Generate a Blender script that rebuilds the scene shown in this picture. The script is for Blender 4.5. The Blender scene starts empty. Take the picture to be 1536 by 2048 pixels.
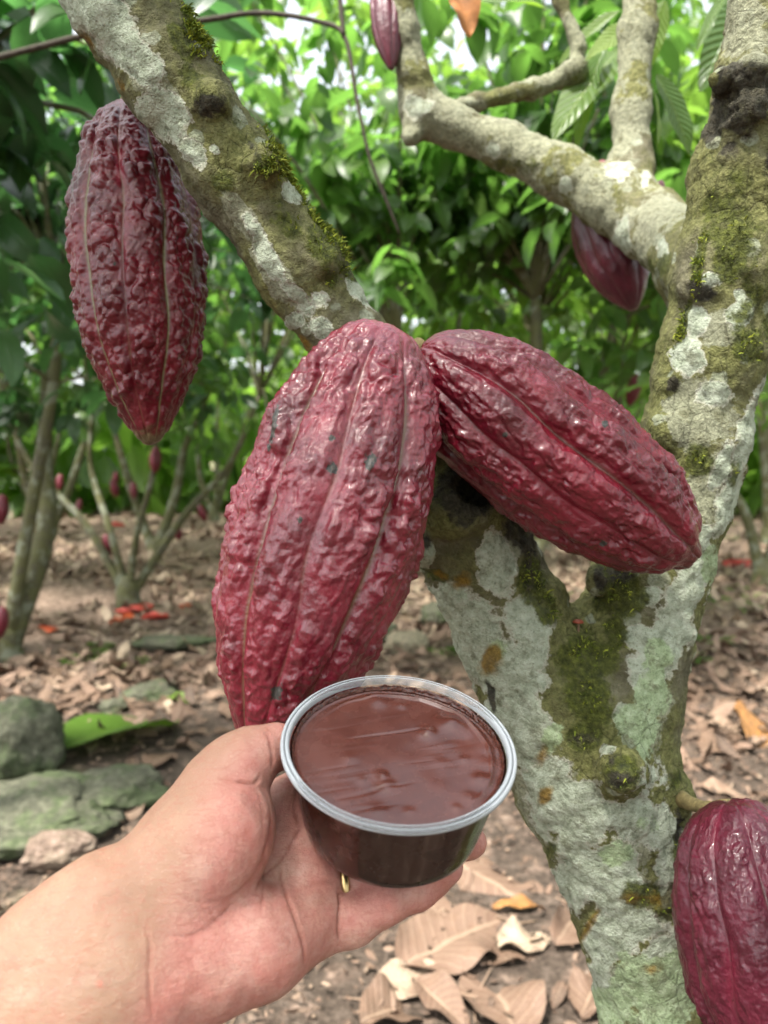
import bpy, math, random
import numpy as np
from mathutils import Vector, Matrix

# ------------------------------------------------------------------ camera
SC = bpy.context.scene
FPX = 1550.0
PITCH = math.radians(4.6)
CAMH = 1.20
cp, sp = math.cos(PITCH), math.sin(PITCH)
CO = np.array([0.0, 0.0, CAMH])
RV = np.array([1.0, 0.0, 0.0])
UV_ = np.array([0.0, sp, cp])
FV = np.array([0.0, cp, -sp])
M3 = np.stack([RV, UV_, FV])            # rows: camera x (right), y (up), z (forward)

cam = bpy.data.cameras.new('Camera')
camo = bpy.data.objects.new('Camera', cam)
SC.collection.objects.link(camo)
SC.camera = camo
camo.location = (0, 0, CAMH)
camo.rotation_euler = (math.pi / 2 - PITCH, 0, 0)
cam.sensor_fit = 'VERTICAL'
cam.sensor_height = 36.0
cam.lens = FPX / 2048.0 * 36.0
cam.clip_start = 0.02
cam.clip_end = 600.0
cam.dof.use_dof = True
cam.dof.focus_distance = 0.43
cam.dof.aperture_fstop = 8.5
cam.dof.aperture_blades = 0
SC.render.resolution_x = 768
SC.render.resolution_y = 1024

# ------------------------------------------------------------------ world + sun
SUN_EL = math.radians(64)
SUN_ROT = math.radians(222)             # high behind the camera, to the left
W = bpy.data.worlds.new("World")
SC.world = W
W.use_nodes = True
wn = W.node_tree
wn.nodes.clear()
sky = wn.nodes.new('ShaderNodeTexSky')
sky.sky_type = 'NISHITA'
sky.sun_disc = False
sky.sun_elevation = SUN_EL
sky.sun_rotation = SUN_ROT
sky.air_density = 1.0
sky.dust_density = 4.0
sky.ozone_density = 1.0
hsv = wn.nodes.new('ShaderNodeHueSaturation')
hsv.inputs['Saturation'].default_value = 0.3
hsv.inputs['Value'].default_value = 1.0
bg = wn.nodes.new('ShaderNodeBackground')
bg.inputs['Strength'].default_value = 0.13
wo = wn.nodes.new('ShaderNodeOutputWorld')
wn.links.new(sky.outputs[0], hsv.inputs['Color'])
wn.links.new(hsv.outputs[0], bg.inputs['Color'])
wn.links.new(bg.outputs[0], wo.inputs['Surface'])

sun = bpy.data.lights.new('Sun', 'SUN')
sun.energy = 2.3
sun.angle = math.radians(5)
sun.color = (1.0, 0.95, 0.87)
suno = bpy.data.objects.new('Sun', sun)
SC.collection.objects.link(suno)
sd = Vector((math.sin(SUN_ROT) * math.cos(SUN_EL), math.cos(SUN_ROT) * math.cos(SUN_EL), math.sin(SUN_EL)))
suno.rotation_euler = sd.to_track_quat('Z', 'Y').to_euler()
suno.location = (0, 0, 20)

SC.view_settings.view_transform = 'Standard'
SC.view_settings.look = 'None'
SC.view_settings.exposure = 2.15
SC.view_settings.gamma = 1.0
SC.render.engine = 'CYCLES'
SC.cycles.use_denoising = True
SC.cycles.max_bounces = 8
SC.cycles.diffuse_bounces = 3
SC.cycles.glossy_bounces = 3
SC.cycles.transmission_bounces = 5
SC.cycles.transparent_max_bounces = 8
SC.cycles.caustics_reflective = False
SC.cycles.caustics_refractive = False
SC.cycles.sample_clamp_indirect = 6.0

# ------------------------------------------------------------------ helpers: coordinates
def cs(px, py, d):
    """camera-space point seen at photo pixel (px,py) at depth d"""
    return np.array([(px - 768) / FPX * d, (1024 - py) / FPX * d, d])
def c2w(p):
    return np.asarray(p) @ M3 + CO
def w2c(p):
    return (np.asarray(p) - CO) @ M3.T
def PW(px, py, d):
    return c2w(cs(px, py, d))
def topx(pc):
    return 768 + FPX * pc[:, 0] / pc[:, 2], 1024 - FPX * pc[:, 1] / pc[:, 2]
def GP(px, py, z=0.0):
    dr = cs(px, py, 1.0) @ M3
    t = (z - CAMH) / dr[2]
    return CO + dr * t

# ------------------------------------------------------------------ helpers: noise
_rng = np.random.RandomState(7)
_perm = np.concatenate([_rng.permutation(256)] * 3)
_grad = _rng.normal(size=(256, 3))
_grad /= np.linalg.norm(_grad, axis=1)[:, None]
_cell = _rng.rand(256, 3)
def noise3(p):
    p = np.asarray(p, float)
    i = np.floor(p).astype(np.int64)
    f = p - i
    u = f * f * f * (f * (f * 6 - 15) + 10)
    i &= 255
    out = np.zeros(len(p))
    for dx in (0, 1):
        wx = u[:, 0] if dx else 1 - u[:, 0]
        for dy in (0, 1):
            wy = u[:, 1] if dy else 1 - u[:, 1]
            for dz in (0, 1):
                wz = u[:, 2] if dz else 1 - u[:, 2]
                h = _perm[_perm[_perm[i[:, 0] + dx] + i[:, 1] + dy] + i[:, 2] + dz]
                g = _grad[h]
                out += wx * wy * wz * (g[:, 0] * (f[:, 0] - dx) + g[:, 1] * (f[:, 1] - dy) + g[:, 2] * (f[:, 2] - dz))
    return out * 1.6
def fbm(p, o=4, r=0.5):
    p = np.asarray(p, float)
    a, s, out = 1.0, 1.0, 0
    for k in range(o):
        out = out + a * noise3(p * s + 17.3 * k)
        a *= r
        s *= 2.03
    return out
def worley(p):
    p = np.asarray(p, float)
    i = np.floor(p).astype(np.int64)
    best = np.full(len(p), 9.0)
    for dx in (-1, 0, 1):
        for dy in (-1, 0, 1):
            for dz in (-1, 0, 1):
                c = i + np.array([dx, dy, dz])
                k = c & 255
                h = _perm[_perm[_perm[k[:, 0]] + k[:, 1]] + k[:, 2]]
                q = c + _cell[h]
                best = np.minimum(best, ((p - q) ** 2).sum(1))
    return np.sqrt(best)
def sstep(a, b, x):
    t = np.clip((x - a) / (b - a), 0, 1)
    return t * t * (3 - 2 * t)

# ------------------------------------------------------------------ helpers: objects
def mesh_np(name, V, F, mat=None, smooth=True, attrs=None):
    """V (n,3); F either (m,k) array or list of arrays"""
    me = bpy.data.meshes.new(name)
    V = np.asarray(V, np.float32)
    Fs = F if isinstance(F, list) else [F]
    Fs = [np.asarray(f, np.int32) for f in Fs if len(f)]
    me.vertices.add(len(V))
    me.vertices.foreach_set('co', V.ravel())
    nl = sum(f.size for f in Fs)
    npoly = sum(len(f) for f in Fs)
    me.loops.add(nl)
    me.polygons.add(npoly)
    li = np.concatenate([f.ravel() for f in Fs])
    st, o = [], 0
    for f in Fs:
        st.append(o + np.arange(len(f)) * f.shape[1])
        o += f.size
    me.polygons.foreach_set('loop_start', np.concatenate(st).astype(np.int32))
    me.loops.foreach_set('vertex_index', li)
    me.polygons.foreach_set('use_smooth', np.full(npoly, smooth))
    me.update(calc_edges=True)
    if attrs:
        for k, a in attrs.items():
            at = me.attributes.new(k, 'FLOAT', 'POINT')
            at.data.foreach_set('value', np.asarray(a, np.float32))
    if mat:
        me.materials.append(mat)
    return me
def link(name, data, parent=None, loc=None):
    o = bpy.data.objects.new(name, data)
    SC.collection.objects.link(o)
    if parent:
        o.parent = parent
    if loc is not None:
        o.location = loc
    return o
def tag(o, label=None, cat=None, group=None, kind=None):
    if label: o['label'] = label
    if cat: o['category'] = cat
    if group: o['group'] = group
    if kind: o['kind'] = kind
    return o
def empty(name, loc, label, cat, group=None):
    o = bpy.data.objects.new(name, None)
    SC.collection.objects.link(o)
    o.location = loc
    o.empty_display_size = 0.05
    return tag(o, label, cat, group)
def grid_faces(nu, nv, wrap_v=False, wrap_u=False):
    """quads on a nu x nv vertex grid (row-major)"""
    iu = np.arange(nu if wrap_u else nu - 1)
    iv = np.arange(nv if wrap_v else nv - 1)
    a, b = np.meshgrid(iu, iv, indexing='ij')
    a, b = a.ravel(), b.ravel()
    a1, b1 = (a + 1) % nu, (b + 1) % nv
    return np.stack([a * nv + b, a * nv + b1, a1 * nv + b1, a1 * nv + b], 1)
def vnormals(V, F):
    n = np.zeros_like(V)
    a = V[F[:, 2]] - V[F[:, 0]]
    b = V[F[:, 3]] - V[F[:, 1]]
    c = np.cross(a, b)
    for k in range(4):
        for j in range(3):
            n[:, j] += np.bincount(F[:, k], weights=c[:, j], minlength=len(V))
    return n / np.maximum(np.linalg.norm(n, axis=1), 1e-12)[:, None]
def smooth_mesh(V, F, it=2, lam=0.5):
    E = np.concatenate([F[:, [0, 1]], F[:, [1, 2]], F[:, [2, 3]], F[:, [3, 0]]])
    E = np.concatenate([E, E[:, ::-1]])
    cnt = np.bincount(E[:, 0], minlength=len(V)).astype(float)
    for _ in range(it):
        a = np.stack([np.bincount(E[:, 0], weights=V[E[:, 1], j], minlength=len(V)) for j in range(3)], 1) / cnt[:, None]
        V = V + lam * (a - V)
    return V
def catmull(pts, n):
    """n samples on a Catmull-Rom curve through rows of pts (any number of columns)"""
    P = np.asarray(pts, float)
    P = np.vstack([2 * P[0] - P[1], P, 2 * P[-1] - P[-2]])
    m = len(P) - 3
    t = np.linspace(0, m, n)
    i = np.minimum(t.astype(int), m - 1)
    f = (t - i)[:, None]
    a, b, c, d = P[i], P[i + 1], P[i + 2], P[i + 3]
    return 0.5 * (2 * b + (c - a) * f + (2 * a - 5 * b + 4 * c - d) * f ** 2 + (3 * b - a - 3 * c + d) * f ** 3)
def tube(pts, seg=10, per=6, rough=0.0, seed=0, cap=True):
    """pts rows (x,y,z,r) -> V,F of a tapered round tube"""
    C = catmull(pts, (len(pts) - 1) * per + 1)
    X, R = C[:, :3], np.maximum(C[:, 3], 1e-4)
    T = np.gradient(X, axis=0)
    T /= np.linalg.norm(T, axis=1)[:, None]
    n0 = np.cross(T[0], [0.3, 0.9, 0.2])
    n0 /= np.linalg.norm(n0)
    N = [n0]
    for k in range(1, len(X)):
        v = N[-1] - T[k] * np.dot(N[-1], T[k])
        N.append(v / np.linalg.norm(v))
    N = np.array(N)
    B = np.cross(T, N)
    a = np.linspace(0, 2 * np.pi, seg, endpoint=False)
    D = N[:, None, :] * np.cos(a)[None, :, None] + B[:, None, :] * np.sin(a)[None, :, None]
    V = (X[:, None, :] + D * R[:, None, None])
    V = V.reshape(-1, 3)
    if rough:
        V = V + D.reshape(-1, 3) * (np.repeat(R, seg) * rough * fbm(V / np.repeat(R, seg)[:, None] * 0.9 + seed, 3))[:, None]
    F = grid_faces(len(X), seg, wrap_v=True)
    if cap:
        nv = len(V)
        V = np.vstack([V, X[:1], X[-1:]])
        k = np.arange(seg)
        k1 = (k + 1) % seg
        e = (len(X) - 1) * seg
        F = np.vstack([F, np.stack([k1, k, np.full(seg, nv), np.full(seg, nv)], 1), np.stack([e + k, e + k1, np.full(seg, nv + 1), np.full(seg, nv + 1)], 1)])
    return V, F
def clean_quads(F):
    """split quads whose last two indices repeat into triangles"""
    m = F[:, 2] == F[:, 3]
    return [F[~m], F[m][:, :3]]
def merge(parts):
    Vs, Fs, o = [], [], 0
    for V, F in parts:
        Vs.append(V)
        Fs.append(F + o)
        o += len(V)
    return np.vstack(Vs), np.vstack(Fs)

# ------------------------------------------------------------------ helpers: signed distance volumes
class Field:
    def __init__(s, lo, hi, h):
        s.lo, s.h = np.array(lo, float), h
        s.n = np.ceil((np.array(hi) - s.lo) / h).astype(int) + 1
        s.F = np.full(tuple(s.n), 1.0, np.float32)
        s.ax = [(s.lo[k] + h * np.arange(s.n[k])).astype(np.float32) for k in range(3)]
    def cone(s, a, b, ra, rb, k=0.01, op='add'):
        a, b = np.asarray(a, float), np.asarray(b, float)
        m = max(ra, rb) + k + 3 * s.h
        lo = np.minimum(a, b) - m
        hi = np.maximum(a, b) + m
        i0 = np.clip(np.floor((lo - s.lo) / s.h).astype(int), 0, s.n)
        i1 = np.clip(np.ceil((hi - s.lo) / s.h).astype(int) + 1, 0, s.n)
        if (i1 - i0).min() <= 0:
            return
        sl = tuple(slice(i0[q], i1[q]) for q in range(3))
        x = s.ax[0][sl[0]][:, None, None] - np.float32(a[0])
        y = s.ax[1][sl[1]][None, :, None] - np.float32(a[1])
        z = s.ax[2][sl[2]][None, None, :] - np.float32(a[2])
        d = (b - a)
        L = max(float(d @ d), 1e-12)
        t = np.clip((x * np.float32(d[0] / L) + y * np.float32(d[1] / L) + z * np.float32(d[2] / L)), 0, 1)
        q = np.sqrt((x - t * np.float32(d[0])) ** 2 + (y - t * np.float32(d[1])) ** 2 + (z - t * np.float32(d[2])) ** 2) - (np.float32(ra) + t * np.float32(rb - ra))
        A = s.F[sl]
        if op == 'add':
            hh = np.maximum(k - np.abs(A - q), 0) / k
            s.F[sl] = np.minimum(A, q) - hh * hh * np.float32(k / 4)
        else:
            q = -q
            hh = np.maximum(k - np.abs(A - q), 0) / k
            s.F[sl] = np.maximum(A, q) + hh * hh * np.float32(k / 4)
    def chain(s, pts, k=0.01):
        for (a, ra), (b, rb) in zip(pts[:-1], pts[1:]):
            s.cone(a, b, ra, rb, k)
    def mesh(s):
        F = s.F
        S = F < 0
        n = s.n
        cor = [(i, j, k) for i in (0, 1) for j in (0, 1) for k in (0, 1)]
        cnt = np.zeros(tuple(n - 1), np.int8)
        for i, j, k in cor:
            cnt += S[i:n[0] - 1 + i, j:n[1] - 1 + j, k:n[2] - 1 + k]
        ids = np.argwhere((cnt > 0) & (cnt < 8))
        idx = np.full(tuple(n - 1), -1, np.int32)
        idx[ids[:, 0], ids[:, 1], ids[:, 2]] = np.arange(len(ids))
        val = {c: F[ids[:, 0] + c[0], ids[:, 1] + c[1], ids[:, 2] + c[2]].astype(float) for c in cor}
        acc = np.zeros((len(ids), 3))
        m = np.zeros(len(ids))
        for a in cor:
            for ax in range(3):
                if a[ax] == 0:
                    b = list(a); b[ax] = 1; b = tuple(b)
                    fa, fb = val[a], val[b]
                    x = (fa < 0) != (fb < 0)
                    t = fa[x] / (fa[x] - fb[x])
                    p = np.tile(np.array(a, float), (x.sum(), 1))
                    p[:, ax] = t
                    acc[x] += p
                    m[x] += 1
        V = (ids + acc / m[:, None]) * s.h + s.lo
        Q = []
        for ax in range(3):
            u, v = [(1, 2), (2, 0), (0, 1)][ax]
            sl0 = [slice(None)] * 3; sl1 = [slice(None)] * 3
            sl0[ax] = slice(0, n[ax] - 1); sl1[ax] = slice(1, n[ax])
            A, B = S[tuple(sl0)], S[tuple(sl1)]
            e = np.argwhere(A != B)
            ok = (e[:, u] > 0) & (e[:, v] > 0) & (e[:, u] < n[u] - 1) & (e[:, v] < n[v] - 1)
            e = e[ok]
            if not len(e):
                continue
            inside = A[e[:, 0], e[:, 1], e[:, 2]]
            du = np.zeros(3, int); du[u] = 1
            dv = np.zeros(3, int); dv[v] = 1
            g = lambda q: idx[q[:, 0], q[:, 1], q[:, 2]]
            q = np.stack([g(e - du - dv), g(e - dv), g(e), g(e - du)], 1)
            q[~inside] = q[~inside][:, ::-1]
            Q.append(q)
        Q = np.vstack(Q)
        Q = Q[(Q >= 0).all(1)]
        return V, Q

# ------------------------------------------------------------------ helpers: node materials
class G:
    def __init__(s, name):
        s.m = bpy.data.materials.new(name)
        s.m.use_nodes = True
        s.nt = s.m.node_tree
        s.nt.nodes.clear()
        s.out = s.nt.nodes.new('ShaderNodeOutputMaterial')
    def set(s, sock, v):
        if hasattr(v, 'links'):
            s.nt.links.new(v, sock)
        elif isinstance(v, (tuple, list)) and len(v) == 3 and sock.type == 'RGBA':
            sock.default_value = (*v, 1)
        else:
            sock.default_value = v
    def n(s, t, props=None, **ins):
        nd = s.nt.nodes.new('ShaderNode' + t)
        for k, v in (props or {}).items():
            setattr(nd, k, v)
        for k, v in ins.items():
            s.set(nd.inputs[k.replace('_', ' ')], v)
        return nd
    def obj(s):
        return s.n('TexCoord').outputs['Object']
    def attr(s, name):
        return s.n('Attribute', {'attribute_name': name}).outputs['Fac']
    def noise(s, vec, scale, detail=4, rough=0.55, dist=0.0):
        return s.n('TexNoise', None, Vector=vec, Scale=scale, Detail=detail, Roughness=rough, Distortion=dist).outputs['Fac']
    def voro(s, vec, scale, feature='F1', out='Distance', rnd=1.0):
        return s.n('TexVoronoi', {'feature': feature}, Vector=vec, Scale=scale, Randomness=rnd).outputs[out]
    def math(s, op, a, b=0.0, c=0.0, clamp=False):
        nd = s.nt.nodes.new('ShaderNodeMath')
        nd.operation = op
        nd.use_clamp = clamp
        s.set(nd.inputs[0], a); s.set(nd.inputs[1], b); s.set(nd.inputs[2], c)
        return nd.outputs[0]
    def step(s, x, a, b):
        nd = s.nt.nodes.new('ShaderNodeMapRange')
        nd.interpolation_type = 'SMOOTHSTEP'
        s.set(nd.inputs[0], x); s.set(nd.inputs[1], a); s.set(nd.inputs[2], b)
        return nd.outputs[0]
    def mix(s, f, a, b, blend='MIX'):
        nd = s.nt.nodes.new('ShaderNodeMix')
        nd.data_type = 'RGBA'
        nd.blend_type = blend
        s.set(nd.inputs[0], f); s.set(nd.inputs[6], a); s.set(nd.inputs[7], b)
        return nd.outputs[2]
    def ramp(s, f, stops):
        nd = s.nt.nodes.new('ShaderNodeValToRGB')
        el = nd.color_ramp.elements
        while len(el) < len(stops):
            el.new(0.5)
        for e, (p, c) in zip(el, stops):
            e.position = p
            e.color = (*c, 1)
        s.set(nd.inputs[0], f)
        return nd.outputs[0]
    def map(s, vec, scale):
        return s.n('Mapping', None, Vector=vec, Scale=scale).outputs[0]
    def bump(s, h, strength, dist, normal=None):
        nd = s.n('Bump', None, Height=h, Strength=strength, Distance=dist)
        if normal is not None:
            s.set(nd.inputs['Normal'], normal)
        return nd.outputs[0]
    def bsdf(s, **ins):
        return s.n('BsdfPrincipled', None, **ins)
    def done(s, sh):
        s.nt.links.new(sh, s.out.inputs['Surface'])
        return s.m

# ------------------------------------------------------------------ materials
def mat_bark(name, detailed=True):
    g = G(name)
    o = g.obj()
    n1 = g.noise(o, 14, 6, 0.6)
    n2 = g.noise(o, 60, 6, 0.65)
    n3 = g.noise(o, 230, 4, 0.65)
    base = g.ramp(n2, [(0.25, (0.050, 0.046, 0.026)), (0.5, (0.125, 0.115, 0.068)), (0.75, (0.24, 0.225, 0.15))])
    olive = g.ramp(n3, [(0.3, (0.080, 0.084, 0.024)), (0.7, (0.245, 0.245, 0.092))])
    base = g.mix(g.step(n1, 0.34, 0.58), base, olive)
    if not detailed:
        pale = g.step(g.noise(o, 9, 5, 0.6), 0.52, 0.60)
        base = g.mix(g.math('MULTIPLY', pale, 0.6), g.mix(0.45, base, (0.03, 0.027, 0.018)), (0.24, 0.26, 0.20))
        b = g.bump(n2, 0.6, 0.01)
        return g.done(g.bsdf(Base_Color=base, Roughness=0.85, Normal=b).outputs[0])
    edge = g.math('ADD', g.math('MULTIPLY', g.math('SUBTRACT', g.noise(o, 42, 5, 0.6), 0.5), 1.35),
                  g.math('MULTIPLY', g.math('SUBTRACT', g.noise(o, 260, 3, 0.6), 0.5), 0.35))
    def field(nm, lo=0.45, hi=0.53, k=1.0):
        return g.step(g.math('ADD', g.attr(nm), g.math('MULTIPLY', edge, k)), lo, hi)
    # small scattered lichen rosettes everywhere
    vr = g.n('TexVoronoi', {'feature': 'F1'}, Vector=o, Scale=48.0)
    ros = g.math('ADD', vr.outputs['Distance'], g.math('MULTIPLY', edge, 0.35))
    rsel = g.step(g.n('SeparateColor', None, Color=vr.outputs['Color']).outputs[0], 0.62, 0.66)
    rosm = g.math('MULTIPLY', g.math('SUBTRACT', 1.0, g.step(ros, 0.30, 0.36)), rsel)
    palecol = g.ramp(g.noise(o, 120, 5, 0.65), [(0.3, (0.21, 0.24, 0.165)), (0.48, (0.385, 0.425, 0.32)), (0.72, (0.54, 0.58, 0.465))])
    mintcol = g.ramp(g.noise(o, 150, 5, 0.65), [(0.3, (0.20, 0.255, 0.13)), (0.48, (0.34, 0.425, 0.245)), (0.72, (0.48, 0.56, 0.37))])
    mosscol = g.ramp(n3, [(0.3, (0.022, 0.028, 0.006)), (0.55, (0.075, 0.088, 0.014)), (0.75, (0.17, 0.185, 0.03))])
    darkcol = g.ramp(n3, [(0.3, (0.010, 0.009, 0.007)), (0.7, (0.075, 0.066, 0.048))])
    ochre = g.ramp(n3, [(0.3, (0.11, 0.062, 0.006)), (0.7, (0.30, 0.17, 0.02))])
    greycol = g.ramp(n3, [(0.3, (0.17, 0.175, 0.115)), (0.7, (0.38, 0.385, 0.27))])
    speck = g.step(g.noise(o, 420, 3, 0.7), 0.60, 0.68)
    c = g.mix(g.math('MULTIPLY', rosm, 0.55), base, palecol)
    c = g.mix(g.math('MULTIPLY', field('grey'), 0.85), c, greycol)
    pf = g.math('ADD', g.attr('pale'), edge)
    pm = g.step(pf, 0.38, 0.47)
    rim = g.math('MULTIPLY', g.step(pf, 0.38, 0.42), g.math('SUBTRACT', 1.0, g.step(pf, 0.45, 0.53)))
    c = g.mix(pm, c, palecol)
    c = g.mix(g.math('MULTIPLY', rim, 0.6), c, (0.50, 0.48, 0.39))
    c = g.mix(field('mint', 0.42, 0.56), c, mintcol)
    c = g.mix(g.math('MULTIPLY', field('moss', 0.40, 0.60), 0.92), c, mosscol)
    c = g.mix(g.math('MULTIPLY', field('dark', 0.40, 0.62), 0.93), c, darkcol)
    c = g.mix(g.math('MULTIPLY', field('ochre', 0.38, 0.85), 0.9), c, ochre)
    c = g.mix(g.math('MULTIPLY', speck, 0.5), c, (0.05, 0.047, 0.025))
    c = g.mix(g.math('MULTIPLY', g.step(g.noise(o, 85, 5, 0.7), 0.52, 0.66), 0.55), c, g.mix(n3, (0.05, 0.052, 0.018), (0.15, 0.14, 0.07)))
    cr = g.n('TexVoronoi', {'feature': 'DISTANCE_TO_EDGE'}, Vector=g.map(o, (1.0, 1.0, 0.55)), Scale=95.0).outputs['Distance']
    crack = g.math('MULTIPLY', g.math('SUBTRACT', 1.0, g.step(cr, 0.0, 0.05)), g.math('SUBTRACT', 1.0, pm))
    crack = g.math('MULTIPLY', crack, g.step(n1, 0.45, 0.6))
    c = g.mix(g.math('MULTIPLY', crack, 0.30), c, (0.03, 0.025, 0.015))
    h = g.math('ADD', g.math('MULTIPLY', n2, 0.8), g.math('MULTIPLY', n3, 0.75))
    h = g.math('ADD', h, g.math('MULTIPLY', g.noise(o, 700, 3, 0.7), 0.34))
    h = g.math('ADD', h, g.math('MULTIPLY', pm, 0.12))
    h = g.math('SUBTRACT', h, g.math('MULTIPLY', crack, 0.15))
    b = g.bump(h, 1.0, 0.0065)
    return g.done(g.bsdf(Base_Color=c, Roughness=0.88, Specular_IOR_Level=0.25, Normal=b).outputs[0])

def mat_pod(name, c0, c1, c2, line, rough=0.36, line2=None, dusty_sheen=0.0, coat=0.28, crough=0.10, fine=0.5, spec=0.34):
    g = G(name)
    o = g.obj()
    n1 = g.noise(o, 30, 5, 0.6)
    n2 = g.noise(o, 160, 5, 0.65)
    n3 = g.noise(g.map(o, (1, 1, 0.45)), 700, 3, 0.6)
    c = g.ramp(n1, [(0.3, c0), (0.52, c1), (0.72, c2)])
    c = g.mix(g.math('MULTIPLY', g.step(n2, 0.45, 0.7), 0.35), c, c0)
    # warts a little darker than the furrows beside them
    c = g.mix(g.math('MULTIPLY', g.attr('wart'), 0.35), c, c0)
    fl = g.math('MULTIPLY', g.attr('line'), g.step(g.math('ADD', g.noise(g.map(o, (1, 1, 0.3)), 60, 4, 0.6), g.math('MULTIPLY', g.attr('line'), 0.22)), 0.42, 0.66))
    c = g.mix(g.math('MULTIPLY', fl, 0.8), c, line)
    c = g.mix(g.math('MULTIPLY', g.attr('pinkline'), 0.85), c, line2 or c2)
    sp_ = g.step(g.noise(o, 520, 2, 0.5), 0.665, 0.70)
    c = g.mix(g.math('MULTIPLY', sp_, 0.45), c, (0.03, 0.012, 0.012))
    sc_ = g.step(g.math('ADD', g.attr('scar'), g.math('MULTIPLY', g.math('SUBTRACT', g.noise(o, 330, 4, 0.7), 0.5), 1.9)), 0.38, 0.55)
    c = g.mix(sc_, c, g.ramp(n3, [(0.35, (0.010, 0.010, 0.009)), (0.7, (0.045, 0.048, 0.036))]))
    ty = g.step(g.math('ADD', g.attr('tip'), g.math('MULTIPLY', g.math('SUBTRACT', n2, 0.5), 1.2)), 0.55, 0.95)
    c = g.mix(g.math('MULTIPLY', ty, 0.55), c, line)
    if dusty_sheen:
        c = g.mix(g.math('MULTIPLY', g.step(n3, 0.4, 0.75), dusty_sheen), c, (0.42, 0.17, 0.19))  # whitish pink sheen put into the colour as fine flecks
    r = g.math('ADD', rough - 0.10, g.math('MULTIPLY', n2, 0.22))
    r = g.math('ADD', r, g.math('MULTIPLY', sc_, 0.3))
    n4 = g.noise(g.map(o, (1, 1, 0.5)), 330, 4, 0.65)
    h = g.math('ADD', g.math('MULTIPLY', n2, 0.5), g.math('ADD', g.math('MULTIPLY', n3, 0.3), g.math('MULTIPLY', n4, 0.8)))
    b = g.bump(h, fine, 0.0020)
    p = g.bsdf(Base_Color=c, Roughness=r, Specular_IOR_Level=spec, Normal=b, Coat_Weight=coat, Coat_Roughness=crough)
    p.inputs['Subsurface Weight'].default_value = 0.0
    return g.done(p.outputs[0])

def mat_leaf(name, dark, mid, light, trans=0.4, rough=0.42, transcol=(0.16, 0.30, 0.02), veins=False):
    g = G(name)
    o = g.obj()
    t = g.attr('tone')
    c = g.ramp(t, [(0.0, dark), (0.5, mid), (1.0, light)])
    c = g.mix(g.math('MULTIPLY', g.noise(o, 30, 3), 0.4), c, dark)
    lu = g.attr('lu')
    mid_ = g.math('SUBTRACT', 1.0, g.step(g.math('ABSOLUTE', lu), 0.02, 0.10))
    h = mid_
    if veins:
        ph = g.math('SUBTRACT', g.math('MULTIPLY', g.attr('lv'), 13.0), g.math('MULTIPLY', g.math('ABSOLUTE', lu), 2.2))
        w = g.math('ABSOLUTE', g.math('SUBTRACT', g.math('FRACT', ph), 0.5))
        ve = g.math('SUBTRACT', 1.0, g.step(w, 0.02, 0.10))
        mid_ = g.math('MAXIMUM', mid_, g.math('MULTIPLY', ve, 0.6))
        h = g.math('ADD', mid_, g.math('MULTIPLY', w, -1.4))
    c = g.mix(g.math('MULTIPLY', mid_, 0.45), c, light)
    b = g.bump(h, 0.5, 0.004)
    p = g.bsdf(Base_Color=c, Roughness=rough, Specular_IOR_Level=0.5, Normal=b)
    tc = g.mix(t, tuple(0.45 * x for x in transcol), transcol)
    tr = g.n('BsdfTranslucent', None, Color=tc)
    mx = g.n('MixShader', None, Fac=trans)
    g.nt.links.new(p.outputs[0], mx.inputs[1])
    g.nt.links.new(tr.outputs[0], mx.inputs[2])
    return g.done(mx.outputs[0])

def mat_dry(name):
    g = G(name)
    o = g.obj()
    t = g.attr('tone')
    c = g.ramp(t, [(0.0, (0.050, 0.033, 0.024)), (0.25, (0.110, 0.068, 0.044)), (0.5, (0.155, 0.098, 0.068)), (0.75, (0.215, 0.148, 0.103)), (1.0, (0.33, 0.26, 0.185))])
    n = g.noise(o, 40, 5, 0.65)
    c = g.mix(g.math('MULTIPLY', g.step(n, 0.5, 0.75), 0.5), c, (0.16, 0.085, 0.05))
    c = g.mix(g.math('MULTIPLY', g.step(g.noise(o, 130, 3, 0.7), 0.60, 0.68), 0.65), c, (0.05, 0.032, 0.022))
    c = g.mix(g.math('MULTIPLY', g.step(g.noise(o, 16, 5, 0.65), 0.50, 0.64), 0.6), c, (0.13, 0.078, 0.052))
    c = g.mix(g.math('MULTIPLY', g.step(g.noise(o, 300, 3, 0.7), 0.5, 0.7), 0.25), c, (0.36, 0.27, 0.20))
    lu = g.attr('lu')
    ph = g.math('SUBTRACT', g.math('MULTIPLY', g.attr('lv'), 11.0), g.math('MULTIPLY', g.math('ABSOLUTE', lu), 2.0))
    w = g.math('ABSOLUTE', g.math('SUBTRACT', g.math('FRACT', ph), 0.5))
    ve = g.math('SUBTRACT', 1.0, g.step(w, 0.02, 0.12))
    mid_ = g.math('SUBTRACT', 1.0, g.step(g.math('ABSOLUTE', lu), 0.02, 0.09))
    vv = g.math('MAXIMUM', mid_, g.math('MULTIPLY', ve, 0.5))
    c = g.mix(g.math('MULTIPLY', vv, 0.35), c, (0.42, 0.31, 0.215))
    h = g.math('ADD', g.math('ADD', vv, g.math('MULTIPLY', w, -1.2)), g.math('MULTIPLY', n, 0.8))
    b = g.bump(h, 0.3, 0.004)
    return g.done(g.bsdf(Base_Color=c, Roughness=0.7, Specular_IOR_Level=0.3, Normal=b).outputs[0])

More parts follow.
